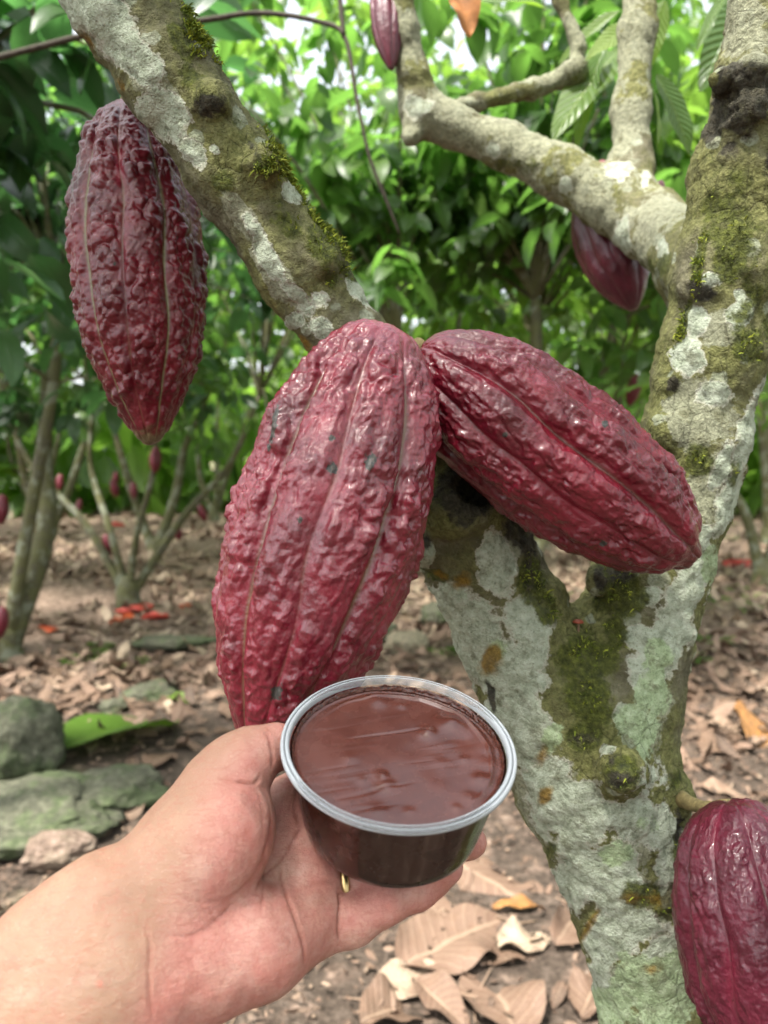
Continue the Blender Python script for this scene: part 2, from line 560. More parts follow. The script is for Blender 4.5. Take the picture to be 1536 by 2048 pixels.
def mat_ground():
    g = G('forest_floor_soil')
    o = g.obj()
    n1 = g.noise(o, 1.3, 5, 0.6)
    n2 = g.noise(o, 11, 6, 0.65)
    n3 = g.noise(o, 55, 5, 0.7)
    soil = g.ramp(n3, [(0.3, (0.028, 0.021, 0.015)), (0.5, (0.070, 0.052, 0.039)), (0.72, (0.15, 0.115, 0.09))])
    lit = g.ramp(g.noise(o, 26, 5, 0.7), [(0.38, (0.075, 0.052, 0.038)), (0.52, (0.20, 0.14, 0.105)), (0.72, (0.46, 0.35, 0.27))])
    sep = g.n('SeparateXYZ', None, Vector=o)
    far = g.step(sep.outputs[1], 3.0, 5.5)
    m = g.math('ADD', n2, g.math('MULTIPLY', far, 0.22))  # distant ground turned paler, its sunlight put into the colour
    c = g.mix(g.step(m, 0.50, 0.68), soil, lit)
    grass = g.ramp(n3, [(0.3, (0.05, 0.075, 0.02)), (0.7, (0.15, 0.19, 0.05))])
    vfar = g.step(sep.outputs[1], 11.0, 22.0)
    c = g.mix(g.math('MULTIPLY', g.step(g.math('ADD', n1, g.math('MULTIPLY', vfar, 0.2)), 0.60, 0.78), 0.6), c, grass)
    b = g.bump(g.math('ADD', n2, g.math('MULTIPLY', n3, 0.5)), 0.9, 0.03)
    return g.done(g.bsdf(Base_Color=c, Roughness=0.92, Specular_IOR_Level=0.2, Normal=b).outputs[0])

def mat_rock(name, a, b_, moss):
    g = G(name)
    o = g.obj()
    n = g.noise(o, 9, 6, 0.65)
    n2 = g.noise(o, 45, 5, 0.7)
    c = g.ramp(n2, [(0.3, tuple(0.55 * x for x in a)), (0.5, a), (0.7, b_)])
    c = g.mix(g.math('MULTIPLY', g.step(n, 0.46, 0.62), moss), c, g.ramp(n2, [(0.3, (0.025, 0.036, 0.014)), (0.7, (0.095, 0.12, 0.055))]))
    b = g.bump(g.math('ADD', n, g.math('MULTIPLY', n2, 0.4)), 0.8, 0.02)
    return g.done(g.bsdf(Base_Color=c, Roughness=0.85, Specular_IOR_Level=0.3, Normal=b).outputs[0])

def mat_plain(name, col, rough=0.6, var=0.4, scale=60, bump=0.3, spec=0.4, metallic=0.0):
    g = G(name)
    o = g.obj()
    n = g.noise(o, scale, 4, 0.6)
    c = g.ramp(n, [(0.3, tuple(x * (1 - var) for x in col)), (0.7, tuple(min(1, x * (1 + var)) for x in col))])
    b = g.bump(n, bump, 0.002)
    return g.done(g.bsdf(Base_Color=c, Roughness=rough, Specular_IOR_Level=spec, Metallic=metallic, Normal=b).outputs[0])

def mat_skin():
    g = G('skin')
    o = g.obj()
    n1 = g.noise(o, 45, 4, 0.55)
    n2 = g.noise(o, 150, 4, 0.6)
    palm = g.attr('palm')
    arm = g.ramp(n1, [(0.3, (0.285, 0.155, 0.102)), (0.7, (0.345, 0.202, 0.134))])
    pal = g.ramp(g.math('ADD', g.math('MULTIPLY', n1, 0.6), g.math('MULTIPLY', n2, 0.4)),
                 [(0.32, (0.43, 0.150, 0.125)), (0.5, (0.465, 0.215, 0.175)), (0.66, (0.51, 0.30, 0.24))])
    c = g.mix(palm, arm, pal)
    c = g.mix(g.math('MULTIPLY', g.attr('flush'), 0.30), c, (0.52, 0.165, 0.125))
    c = g.mix(g.math('MULTIPLY', g.attr('crease'), 0.75), c, (0.27, 0.075, 0.05))
    c = g.mix(g.math('MULTIPLY', g.attr('vein'), 0.22), c, (0.45, 0.34, 0.27))
    c = g.mix(g.math('MULTIPLY', g.attr('spot'), 0.7), c, (0.60, 0.12, 0.08))
    ln = g.math('ABSOLUTE', g.math('SUBTRACT', g.noise(g.map(o, (0.55, 1.0, 1.5)), 190, 3, 0.5), 0.5))
    c = g.mix(g.math('MULTIPLY', g.math('SUBTRACT', 1.0, g.step(ln, 0.0, 0.045)), 0.32), c, (0.33, 0.11, 0.08))
    ln2 = g.math('ABSOLUTE', g.math('SUBTRACT', g.noise(g.map(o, (1.5, 0.8, 0.5)), 150, 3, 0.5), 0.5))
    c = g.mix(g.math('MULTIPLY', g.math('MULTIPLY', g.math('SUBTRACT', 1.0, g.step(ln2, 0.0, 0.03)), palm), 0.3), c, (0.33, 0.11, 0.08))
    c = g.mix(g.math('MULTIPLY', g.step(g.noise(o, 600, 2, 0.6), 0.6, 0.75), 0.16), c, (0.68, 0.45, 0.36))
    fine = g.n('TexVoronoi', {'feature': 'DISTANCE_TO_EDGE'}, Vector=o, Scale=1100.0).outputs['Distance']
    lines = g.noise(g.map(o, (0.5, 1.0, 1.3)), 420, 4, 0.6)
    h = g.math('ADD', g.math('MULTIPLY', g.step(fine, 0.0, 0.2), 0.2), g.math('MULTIPLY', lines, 0.8))
    h = g.math('ADD', h, g.math('MULTIPLY', n2, 0.8))
    b = g.bump(h, 0.5, 0.0013)
    p = g.bsdf(Base_Color=c, Roughness=0.5, Specular_IOR_Level=0.42, Normal=b)
    p.inputs['Subsurface Weight'].default_value = 0.25
    p.inputs['Subsurface Radius'].default_value = (1.0, 0.35, 0.2)
    p.inputs['Subsurface Scale'].default_value = 0.004
    return g.done(p.outputs[0])

def mat_choc():
    g = G('chocolate_paste')
    o = g.obj()
    n1 = g.noise(o, 60, 4, 0.6)
    n2 = g.noise(o, 900, 3, 0.7)
    c = g.ramp(n1, [(0.3, (0.062, 0.0165, 0.0105)), (0.7, (0.100, 0.030, 0.020))])
    sm = g.attr('smear')
    c = g.mix(sm, c, g.ramp(n2, [(0.35, (0.020, 0.005, 0.003)), (0.7, (0.11, 0.03, 0.016))]))
    fat = g.math('MULTIPLY', g.step(g.noise(o, 1300, 2, 0.6), 0.69, 0.72), g.math('SUBTRACT', 1.0, sm))
    c = g.mix(g.math('MULTIPLY', fat, 0.5), c, (0.30, 0.17, 0.10))
    h = g.math('ADD', g.math('MULTIPLY', n2, g.math('ADD', 0.06, g.math('MULTIPLY', sm, 0.9))), g.math('MULTIPLY', n1, 0.15))
    b = g.bump(h, 0.30, 0.0014)
    r = g.math('ADD', 0.16, g.math('MULTIPLY', n1, 0.22))
    return g.done(g.bsdf(Base_Color=c, Roughness=r, Specular_IOR_Level=0.5, Normal=b, Coat_Weight=0.3, Coat_Roughness=0.10).outputs[0])

def mat_clear(name, opac, col, rough):
    g = G(name)
    fr = g.n('Fresnel', None, IOR=1.5).outputs[0]
    tr = g.n('BsdfTransparent', None, Color=(0.95, 0.95, 0.95))
    p = g.bsdf(Base_Color=col, Roughness=rough, Specular_IOR_Level=0.4)
    mx = g.n('MixShader', None, Fac=g.math('ADD', g.math('MULTIPLY', fr, 0.9), opac, clamp=True))
    g.nt.links.new(tr.outputs[0], mx.inputs[1])
    g.nt.links.new(p.outputs[0], mx.inputs[2])
    return g.done(mx.outputs[0])
def mat_wall():
    g = G('clear_cup_plastic')
    fr = g.n('Fresnel', None, IOR=1.48).outputs[0]
    tr = g.n('BsdfTransparent', None, Color=(0.96, 0.96, 0.96))
    gl = g.n('BsdfGlossy', None, Color=(0.9, 0.9, 0.9), Roughness=0.09)
    mx = g.n('MixShader', None, Fac=g.math('ADD', g.math('MULTIPLY', fr, 1.0), 0.02, clamp=True))
    g.nt.links.new(tr.outputs[0], mx.inputs[1])
    g.nt.links.new(gl.outputs[0], mx.inputs[2])
    return g.done(mx.outputs[0])

BARK = mat_bark('mossy_lichen_bark')
BARK_FAR = mat_bark('pale_bark', False)
LEAF_N = mat_leaf('leaf_green', (0.016, 0.040, 0.014), (0.042, 0.095, 0.022), (0.115, 0.19, 0.040), 0.50, 0.36, (0.21, 0.46, 0.07))
LEAF_D = mat_leaf('leaf_dark', (0.012, 0.032, 0.016), (0.028, 0.065, 0.025), (0.070, 0.125, 0.045), 0.42, 0.33, (0.12, 0.33, 0.08))
LEAF_B = mat_leaf('leaf_bright', (0.026, 0.060, 0.014), (0.068, 0.145, 0.025), (0.17, 0.26, 0.05), 0.53, 0.40, (0.30, 0.55, 0.07))
LEAF_BIG = mat_leaf('leaf_large', (0.03, 0.07, 0.02), (0.07, 0.14, 0.03), (0.22, 0.30, 0.07), 0.45, 0.38, (0.26, 0.46, 0.04), veins=True)
DRY = mat_dry('dry_leaf')

# ------------------------------------------------------------------ ground
def gz(x, y):
    p = np.stack([np.ravel(x) * 0.5, np.ravel(y) * 0.5, np.zeros(np.size(x))], 1)
    z = 0.05 * noise3(p) + 0.02 * noise3(p * 3.1 + 5)
    return z.reshape(np.shape(x))
def make_ground():
    r = np.concatenate([np.linspace(0.0, 12, 90), np.geomspace(12.6, 260, 30)])
    a = np.linspace(0, 2 * np.pi, 200, endpoint=False)
    R, A = np.meshgrid(r, a, indexing='ij')
    x, y = R * np.cos(A), R * np.sin(A) + 1.0
    z = gz(x, y)
    V = np.stack([x, y, z], -1).reshape(-1, 3)
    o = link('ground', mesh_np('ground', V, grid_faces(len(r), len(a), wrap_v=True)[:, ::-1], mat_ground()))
    o['kind'] = 'structure'
make_ground()

# ------------------------------------------------------------------ leaves
def leaf_template(nr=6, cols=3, droop=0.5, fold=0.25, wid=0.19, wav=0.0, seed=0):
    """unit leaf along +y, face up +z"""
    v = np.linspace(0, 1, nr)
    w = wid * np.sin(np.pi * np.clip(v, 0, 1) ** 0.85) ** 0.75
    w[0] = 0.012; w[-1] = 0.004
    u = np.linspace(-1, 1, cols)
    U, Vv = np.meshgrid(u, v)
    X = U * w[:, None]
    ang = droop * Vv
    y = np.sin(ang) / droop
    z = -(1 - np.cos(ang)) / droop
    Z = z + np.abs(X) * fold
    if wav:
        rs = np.random.RandomState(seed)
        ph = rs.rand(3) * 6
        Z = Z + wav * (np.sin(Vv * 11 + ph[0]) * U + 0.8 * np.sin(Vv * 6 + U * 3 + ph[1]) * np.abs(U) + 0.7 * np.sin(Vv * 17 + ph[2]) * U * U)
    T = np.stack([X, y, Z], -1).reshape(-1, 3)
    return T, grid_faces(nr, cols), U.ravel(), Vv.ravel()
def scatter(temps, base, dirv, upv, size, tone, rng):
    """many copies of the leaf templates as arrays"""
    pick = rng.randint(0, len(temps), len(base))
    d = dirv / np.linalg.norm(dirv, axis=1)[:, None]
    s = np.cross(d, upv)
    s /= np.maximum(np.linalg.norm(s, axis=1), 1e-9)[:, None]
    u = np.cross(s, d)
    Vs, Fs, A, B, C, o = [], [], [], [], [], 0
    for k, (T, F, lu, lv) in enumerate(temps):
        m = np.where(pick == k)[0]
        if not len(m):
            continue
        P = (T[None, :, 0, None] * s[m][:, None, :] + T[None, :, 1, None] * d[m][:, None, :] + T[None, :, 2, None] * u[m][:, None, :]) * size[m][:, None, None] + base[m][:, None, :]
        Vs.append(P.reshape(-1, 3))
        Fs.append((F[None] + (np.arange(len(m)) * len(T))[:, None, None]).reshape(-1, 4) + o)
        o += len(m) * len(T)
        A.append(np.tile(lu, len(m))); B.append(np.tile(lv, len(m))); C.append(np.repeat(tone[m], len(T)))
    return np.vstack(Vs), np.vstack(Fs), dict(lu=np.concatenate(A), lv=np.concatenate(B), tone=np.concatenate(C))
NEAR_T = [leaf_template(6, 5, d, f, w, 0.012, i) for i, (d, f, w) in enumerate([(0.5, 0.3, 0.25), (0.9, 0.15, 0.22), (0.25, 0.4, 0.27), (1.2, 0.25, 0.23)])]
FAR_T = [leaf_template(5, 3, d, f, w) for d, f, w in [(0.5, 0.3, 0.25), (1.0, 0.2, 0.22)]]

def crown_arrays(cen, rad, n_twig, per, size, rng, temps, tone_mid=0.5, gap=0.0, zmin=0.9, shell=0.55):
    cen, rad = np.array(cen, float), np.array(rad, float)
    P = rng.normal(size=(n_twig * 3, 3))
    P /= np.linalg.norm(P, axis=1)[:, None]
    P *= (rng.rand(len(P)) ** (shell))[:, None]
    Q = cen + P * rad
    keep = (noise3(Q * 1.7 + cen) > gap - 0.25) & (Q[:, 2] > zmin)
    Q = Q[keep][:n_twig]
    n = len(Q)
    az = rng.rand(n) * 2 * np.pi
    tw = np.stack([np.cos(az), np.sin(az), rng.uniform(-0.55, 0.25, n)], 1)
    # leaves alternate along each twig
    b = np.repeat(Q, per, 0)
    t = np.repeat(tw, per, 0)
    f = np.tile(np.linspace(-0.5, 0.5, per), n) + rng.uniform(-.06, .06, n * per)
    sz = rng.uniform(0.7, 1.2, n * per) * size
    b = b + t * (f * size * 2.2)[:, None] + rng.normal(size=b.shape) * size * 0.12
    side = np.cross(t, [0, 0, 1.0])
    side /= np.linalg.norm(side, axis=1)[:, None]
    sg = np.where(np.tile(np.arange(per), n) % 2 == 0, 1.0, -1.0)
    d = t * rng.uniform(0.2, 1.0, (n * per, 1)) + side * (sg * rng.uniform(0.5, 1.1, n * per))[:, None]
    d[:, 2] -= rng.uniform(0.0, 0.75, n * per)
    up = np.array([0, 0, 1.0]) + rng.normal(size=b.shape) * 0.33
    tone = np.clip(np.repeat(rng.normal(tone_mid, 0.16, n), per) + rng.normal(0, 0.12, n * per), 0, 1)
    return scatter(temps, b, d, up, sz, tone, rng), Q

TWIG_DARK = mat_plain('dark_twig_bark', (.045, .036, .025), .8, .5, 120, .5, .3)
def make_tree(loc, stems, crown, label, group, seed, leafmat, temps=NEAR_T, per=9, size=0.17, base_r=0.075, tone=0.5, gap=0.0, zmin=0.9, twigs=70, cat='tree', extra=None):
    rng = np.random.RandomState(seed)
    t = empty('cacao_tree', loc, label, cat, group)
    L = np.array(loc, float)
    parts = []
    tips = []
    parts.append(tube([(0, 0, -0.15, base_r * 1.5), (0, 0, 0.03, base_r * 1.15), (0, 0, 0.16, base_r), (0, 0, 0.24, base_r * 0.5)], 12, 5, 0.15, seed))
    for (dx, dy, h, r) in stems:
        m1 = np.array([dx * 0.42, dy * 0.42, h * 0.38]) + rng.normal(size=3) * 0.04
        m2 = np.array([dx * 0.75, dy * 0.75, h * 0.7]) + rng.normal(size=3) * 0.05
        e = np.array([dx, dy, h])
        parts.append(tube([(0, 0, 0.05, r * 1.15), (*m1, r * 0.95), (*m2, r * 0.75), (*e, r * 0.5)], 10, 6, 0.12, seed + 3))
        tips.append(m2); tips.append(e)
    (V, F, A), Q = crown_arrays(np.array(crown[0]) - L, crown[1], crown[2], per, size, rng, temps, tone, gap, zmin - L[2])
    tips = np.array(tips)
    for q in Q[rng.permutation(len(Q))[:twigs]]:
        k = tips[np.argmin(((tips - q) ** 2).sum(1))]
        mm = (k + q) / 2 + np.array([0, 0, 0.12])
        parts.append(tube([(*k, 0.012), (*mm, 0.008), (*q, 0.003)], 5, 3, 0, 0, cap=False))
    if extra:
        ep = [tube([(*(c2w(p[:3]) - L), p[3] * .62) for p in ex], 8, 6, 0.12, seed) for ex in extra]
        EV, EF = merge(ep)
        link('branch', mesh_np('drooping_twig', EV, clean_quads(EF), TWIG_DARK), t)
    TV, TF = merge(parts)
    link('trunk', mesh_np('cacao_trunk', TV, clean_quads(TF), BARK_FAR), t)
    link('crown', mesh_np('cacao_crown', V, F, leafmat, attrs=A), t)
    return t

# ------------------------------------------------------------------ cacao pods
def make_pod_mesh(name, L, R, prof, seed, nu, nphi, amp, mat, deep=0.085, shallow=0.04, bend=0.0, wl=(0.0085, 0.013), flat=1.0, wr=0.5, net=False, vary=0.5):
    s = np.linspace(0, 1, nu)
    C = catmull(prof, nu * 6)
    # even spacing along the profile
    ds = np.concatenate([[0], np.cumsum(np.hypot(np.diff(C[:, 0]) * L, np.diff(C[:, 1]) * R))])
    si = np.linspace(0, ds[-1], nu)
    uz = np.interp(si, ds, C[:, 0]); rr = np.maximum(np.interp(si, ds, C[:, 1]), 0.0)
    ph = np.linspace(0, 2 * np.pi, nphi, endpoint=False)
    U, PH = np.meshgrid(uz, ph, indexing='ij')
    RR = np.repeat(rr[:, None], nphi, 1)
    wob = 0.20 * noise3(np.stack([U.ravel() * 4, np.cos(PH).ravel() * .8, np.sin(PH).ravel() * .8 + seed], 1)).reshape(U.shape)
    sp_ = PH / (2 * np.pi) * 10 + wob
    k = np.round(sp_)
    e = np.abs(sp_ - k)
    prim = (k.astype(int) % 2 == 0)
    fade = sstep(0.0, 0.10, U) * (1 - 0.45 * sstep(0.80, 1.0, U))
    A = np.where(prim, deep, shallow)
    rid = 1 - A * np.exp(-(e / 0.20) ** 2) * fade - 0.012 * np.exp(-(e / 0.035) ** 2) * fade
    rid *= 1 + 0.03 * noise3(np.stack([U.ravel() * 5, np.cos(PH).ravel() * 1.5, np.sin(PH).ravel() * 1.5 + seed], 1)).reshape(U.shape)
    r = RR * R * rid
    X = np.stack([r * np.cos(PH), r * np.sin(PH) * flat, -U * L], -1).reshape(-1, 3)
    F = grid_faces(nu, nphi, wrap_v=True)[:, ::-1]
    N = vnormals(X, F)
    # warts and wrinkles
    q = X + seed * 0.37
    q = q + 0.0022 * np.stack([noise3(X * 110 + 3), noise3(X * 110 + 31), noise3(X * 80 + 57)], 1)
    w1 = np.clip(1 - (worley(q / np.array([wl[0], wl[0], wl[1]])) / 0.72) ** 2, 0, 1)
    w2 = 0.55 + 0.75 * noise3(q / np.array([0.0052, 0.0052, 0.017])) + 0.45 * (0.5 - np.abs(noise3(q / np.array([0.0042, 0.0042, 0.012]) + 7)) * 1.6)
    if net:
        w2 = 1 - np.abs(noise3(q / np.array([0.006, 0.006, 0.014]))) * 1.7
    w3 = fbm(q / 0.0045, 3)
    big = sstep(-0.25, 0.35, noise3(X * 38 + seed))
    hgt = (1 - wr) * w1 * (0.35 + 0.65 * big) + wr * np.clip(w2, -0.4, 1) * 0.75 + 0.16 * w3
    ef = e.ravel()
    big2 = sstep(-0.45, 0.45, noise3(X * 27 + seed * 1.7))
    hgt = 0.2 + (hgt - 0.2) * (1 - vary + 1.3 * vary * big2)
    mask = (1 - 0.9 * np.exp(-(ef / 0.11) ** 2)) * (0.35 + 0.65 * sstep(0.0, 0.12, U.ravel())) * (1 - 0.6 * sstep(0.85, 1.0, U.ravel()))
    X = X + N * (amp * mask * (hgt - 0.2))[:, None]
    if bend:
        X[:, 0] += bend * L * (4 * U.ravel() * (1 - U.ravel()))
    line = np.exp(-(ef / 0.045) ** 2) * np.where(prim, 1.0, 0.35).ravel() * sstep(0.05, 0.2, U.ravel())
    pink = np.exp(-((ef) / 0.12) ** 2) * np.where(prim, 0.25, 0.9).ravel() * sstep(-0.2, 0.5, noise3(X * 18 + seed * 3))
    # close the ends
    F = [F]
    me_attrs = dict(line=line, pinkline=np.clip(pink - line, 0, 1), wart=np.clip(hgt, 0, 1) * mask, tip=sstep(0.90, 1.0, U.ravel()), scar=np.zeros(len(X)))
    return X, F, me_attrs

def pod_matrix(top, tip, spin=0.0):
    """local -z runs from the stalk end to the tip"""
    z = Vector(top - tip).normalized()
    x = z.cross(Vector((0, -1, 0.05)))           # local y roughly towards the camera at spin 0
    x.normalize()
    y = z.cross(x)
    m = Matrix((x, y, z)).transposed()
    return m @ Matrix.Rotation(spin, 3, 'Z')

STALK = mat_plain('pod_stalk_bark', (0.20, 0.16, 0.07), 0.75, 0.45, 180, 0.6, 0.3)
def place_pod(label, top_px, tip_px, R, prof, seed, mat, spin=0.0, stalk=None, scars=(), group=None, hi=True, **kw):
    top, tip = PW(*top_px), PW(*tip_px)
    L = float(np.linalg.norm(top - tip))
    nu, nphi = (380, 420) if hi else (90, 100)
    X, F, A = make_pod_mesh('cacao_pod', L, R, prof, seed, nu, nphi, kw.pop('amp', 0.0028), mat, **kw)
    m = pod_matrix(top, tip, spin)
    mw = np.array(m)
    if scars:
        wpt = X @ mw.T + top
        pc = w2c(wpt)
        px, py = topx(pc)
        nrm = vnormals(X, F[0]) @ mw.T
        front = ((CO - wpt) * nrm).sum(1) > 0
        s = np.zeros(len(X))
        for (sx, sy, rx, ry, a) in scars:
            ca, sa = math.cos(a), math.sin(a)
            dx, dy = (px - sx) * ca + (py - sy) * sa, -(px - sx) * sa + (py - sy) * ca
            s = np.maximum(s, 1.15 * np.exp(-((dx / rx) ** 2 + (dy / ry) ** 2)))
        A['scar'] = s * front
    root = empty('cacao_pod', Vector(top), label, 'cacao pod', group)
    root.rotation_euler = m.to_euler()
    link('husk', mesh_np('pod_husk', X, F, mat, attrs=A), root)
    if stalk is not None:
        inv = np.linalg.inv(mw)
        pts = [np.append(inv @ (PW(*p[:3]) - top), p[3]) for p in stalk]
        V, Fq = tube(pts, 14, 6, 0.1, seed)
        link('stalk', mesh_np('pod_stalk', V, clean_quads(Fq), STALK), root)
    return root

POD_PINK = mat_pod('pod_pink_crimson', (0.080, 0.003, 0.009), (0.165, 0.006, 0.019), (0.25, 0.013, 0.033), (0.13, 0.075, 0.035), 0.31, (0.35, 0.016, 0.048), dusty_sheen=0.10, spec=0.62, coat=0.34, crough=0.14)
POD_RED = mat_pod('pod_crimson', (0.060, 0.002, 0.006), (0.120, 0.003, 0.012), (0.180, 0.007, 0.020), (0.075, 0.032, 0.022), 0.31, (0.19, 0.008, 0.024), dusty_sheen=0.04, spec=0.46)
POD_DARK = mat_pod('pod_dark_maroon', (0.050, 0.002, 0.005), (0.095, 0.003, 0.009), (0.155, 0.008, 0.017), (0.15, 0.150, 0.07), 0.34, (0.30, 0.018, 0.045), coat=0.22, crough=0.06, fine=0.25)
POD_PLUM = mat_pod('pod_plum', (0.045, 0.004, 0.010), (0.075, 0.005, 0.016), (0.115, 0.010, 0.025), (0.045, 0.022, 0.018), 0.33, (0.14, 0.006, 0.024), dusty_sheen=0.06)

P_FRONT = [(0.012, 0.0), (0.0, 0.12), (0.0, 0.30), (0.045, 0.52), (0.13, 0.745), (0.27, 0.93), (0.43, 1.0), (0.58, 0.985), (0.72, 0.87), (0.84, 0.66), (0.925, 0.44), (0.975, 0.29), (0.998, 0.14), (1.0, 0.0)]
P_RIGHT = [(0.02, 0.0), (0.0, 0.12), (0.0, 0.28), (0.04, 0.52), (0.12, 0.76), (0.25, 0.94), (0.40, 1.0), (0.58, 0.98), (0.74, 0.86), (0.86, 0.67), (0.93, 0.48), (0.962, 0.28), (0.995, 0.17), (1.0, 0.0)]
P_LEFT = [(0.01, 0.0), (0.0, 0.12), (0.01, 0.30), (0.05, 0.50), (0.13, 0.72), (0.27, 0.92), (0.42, 1.0), (0.58, 0.985), (0.72, 0.86), (0.84, 0.62), (0.92, 0.40), (0.965, 0.25), (0.995, 0.13), (1.0, 0.0)]

place_pod('large crimson pink cacao pod with wrinkled ribs hanging behind the chocolate cup', (768, 664, 0.462), (522, 1500, 0.440), 0.0545, P_FRONT, 11, POD_PINK, spin=0.30,
          stalk=[(776, 664, 0.475, 0.005), (795, 680, 0.50, 0.005), (830, 740, 0.535, 0.008)],
          scars=[(742, 922, 11, 20, 0.2), (664, 936, 11, 13, -0.5), (664, 876, 7, 7, 0), (548, 850, 5, 45, 0.18), (553, 1385, 13, 16, 0.2), (600, 1040, 5, 8, 0), (538, 895, 5, 8, 0)],
          amp=0.0074, wr=0.50, deep=0.10, shallow=0.055)
place_pod('crimson cacao pod slanting down to the right above the trunk fork', (838, 708, 0.497), (1388, 1118, 0.500), 0.0480, P_RIGHT, 23, POD_RED, spin=1.05,
          stalk=[(838, 690, 0.505, 0.005), (832, 705, 0.52, 0.005), (838, 740, 0.545, 0.007)],
          scars=[(1210, 848, 8, 8, 0.4), (1207, 1087, 9, 7, 0), (1010, 870, 6, 5, 0)], amp=0.0062, wl=(0.011, 0.018), deep=0.13, shallow=0.06, wr=0.6)
place_pod('glossy dark maroon cacao pod hanging under the mossy slanting limb', (256, 214, 0.575), (303, 887, 0.560), 0.0470, P_LEFT, 5, POD_DARK, spin=0.35,
          stalk=[(250, 208, 0.58, 0.005), (262, 190, 0.575, 0.005), (300, 190, 0.55, 0.007)],
          scars=[(229, 528, 4, 4, 0)], amp=0.0050, wr=0.20, wl=(0.0080, 0.0095), deep=0.07, net=True, vary=0.12)
place_pod('plum red cacao pod on a short stalk low on the trunk', (1462, 1602, 0.505), (1590, 2205, 0.470), 0.0500, P_LEFT, 41, POD_PLUM, spin=0.8,
          stalk=[(1462, 1612, 0.507, 0.0048), (1415, 1615, 0.52, 0.0042), (1385, 1608, 0.54, 0.0048), (1340, 1585, 0.575, 0.008)], amp=0.0046, wr=0.55, wl=(.007, .012), deep=0.10)
place_pod('dull brown red cacao pod hanging behind the grey side branch', (1178, 372, 0.99), (1268, 620, 0.97), 0.042, P_LEFT, 51, POD_PLUM, hi=False, amp=0.002, stalk=[(1178, 372, 0.99, .005), (1180, 360, 0.965, .006)])
place_pod('dark red cacao pod hanging beside the upright branch at the top edge', (765, -60, 0.97), (783, 140, 0.95), 0.020, P_LEFT, 52, POD_PLUM, hi=False, amp=0.001, stalk=[(765, -60, 0.97, .004), (788, -85, 0.95, .005)])
place_pod('tiny red cacao pod growing above the side branch', (1322, 362, 0.99), (1311, 412, 0.975), 0.0075, P_LEFT, 53, POD_RED, hi=False, amp=0.0005, stalk=[(1322, 362, 0.99, .002), (1318, 425, 0.94, .003)])
place_pod('small tilted red cacao pod behind the side branch next to the mossy limb', (1330, 412, 0.97), (1366, 450, 0.96), 0.008, P_LEFT, 54, POD_RED, hi=False, amp=0.0005, stalk=[(1330, 412, 0.97, .002), (1335, 440, 0.93, .003)])
place_pod('rosy cacao pod tip peeking over the branch at the upright shoot', (1203, 325, 1.02), (1209, 372, 1.0), 0.012, P_LEFT, 55, POD_PINK, hi=False, amp=0.0005, stalk=[(1209, 370, 1.0, .003), (1212, 390, 0.96, .004)])

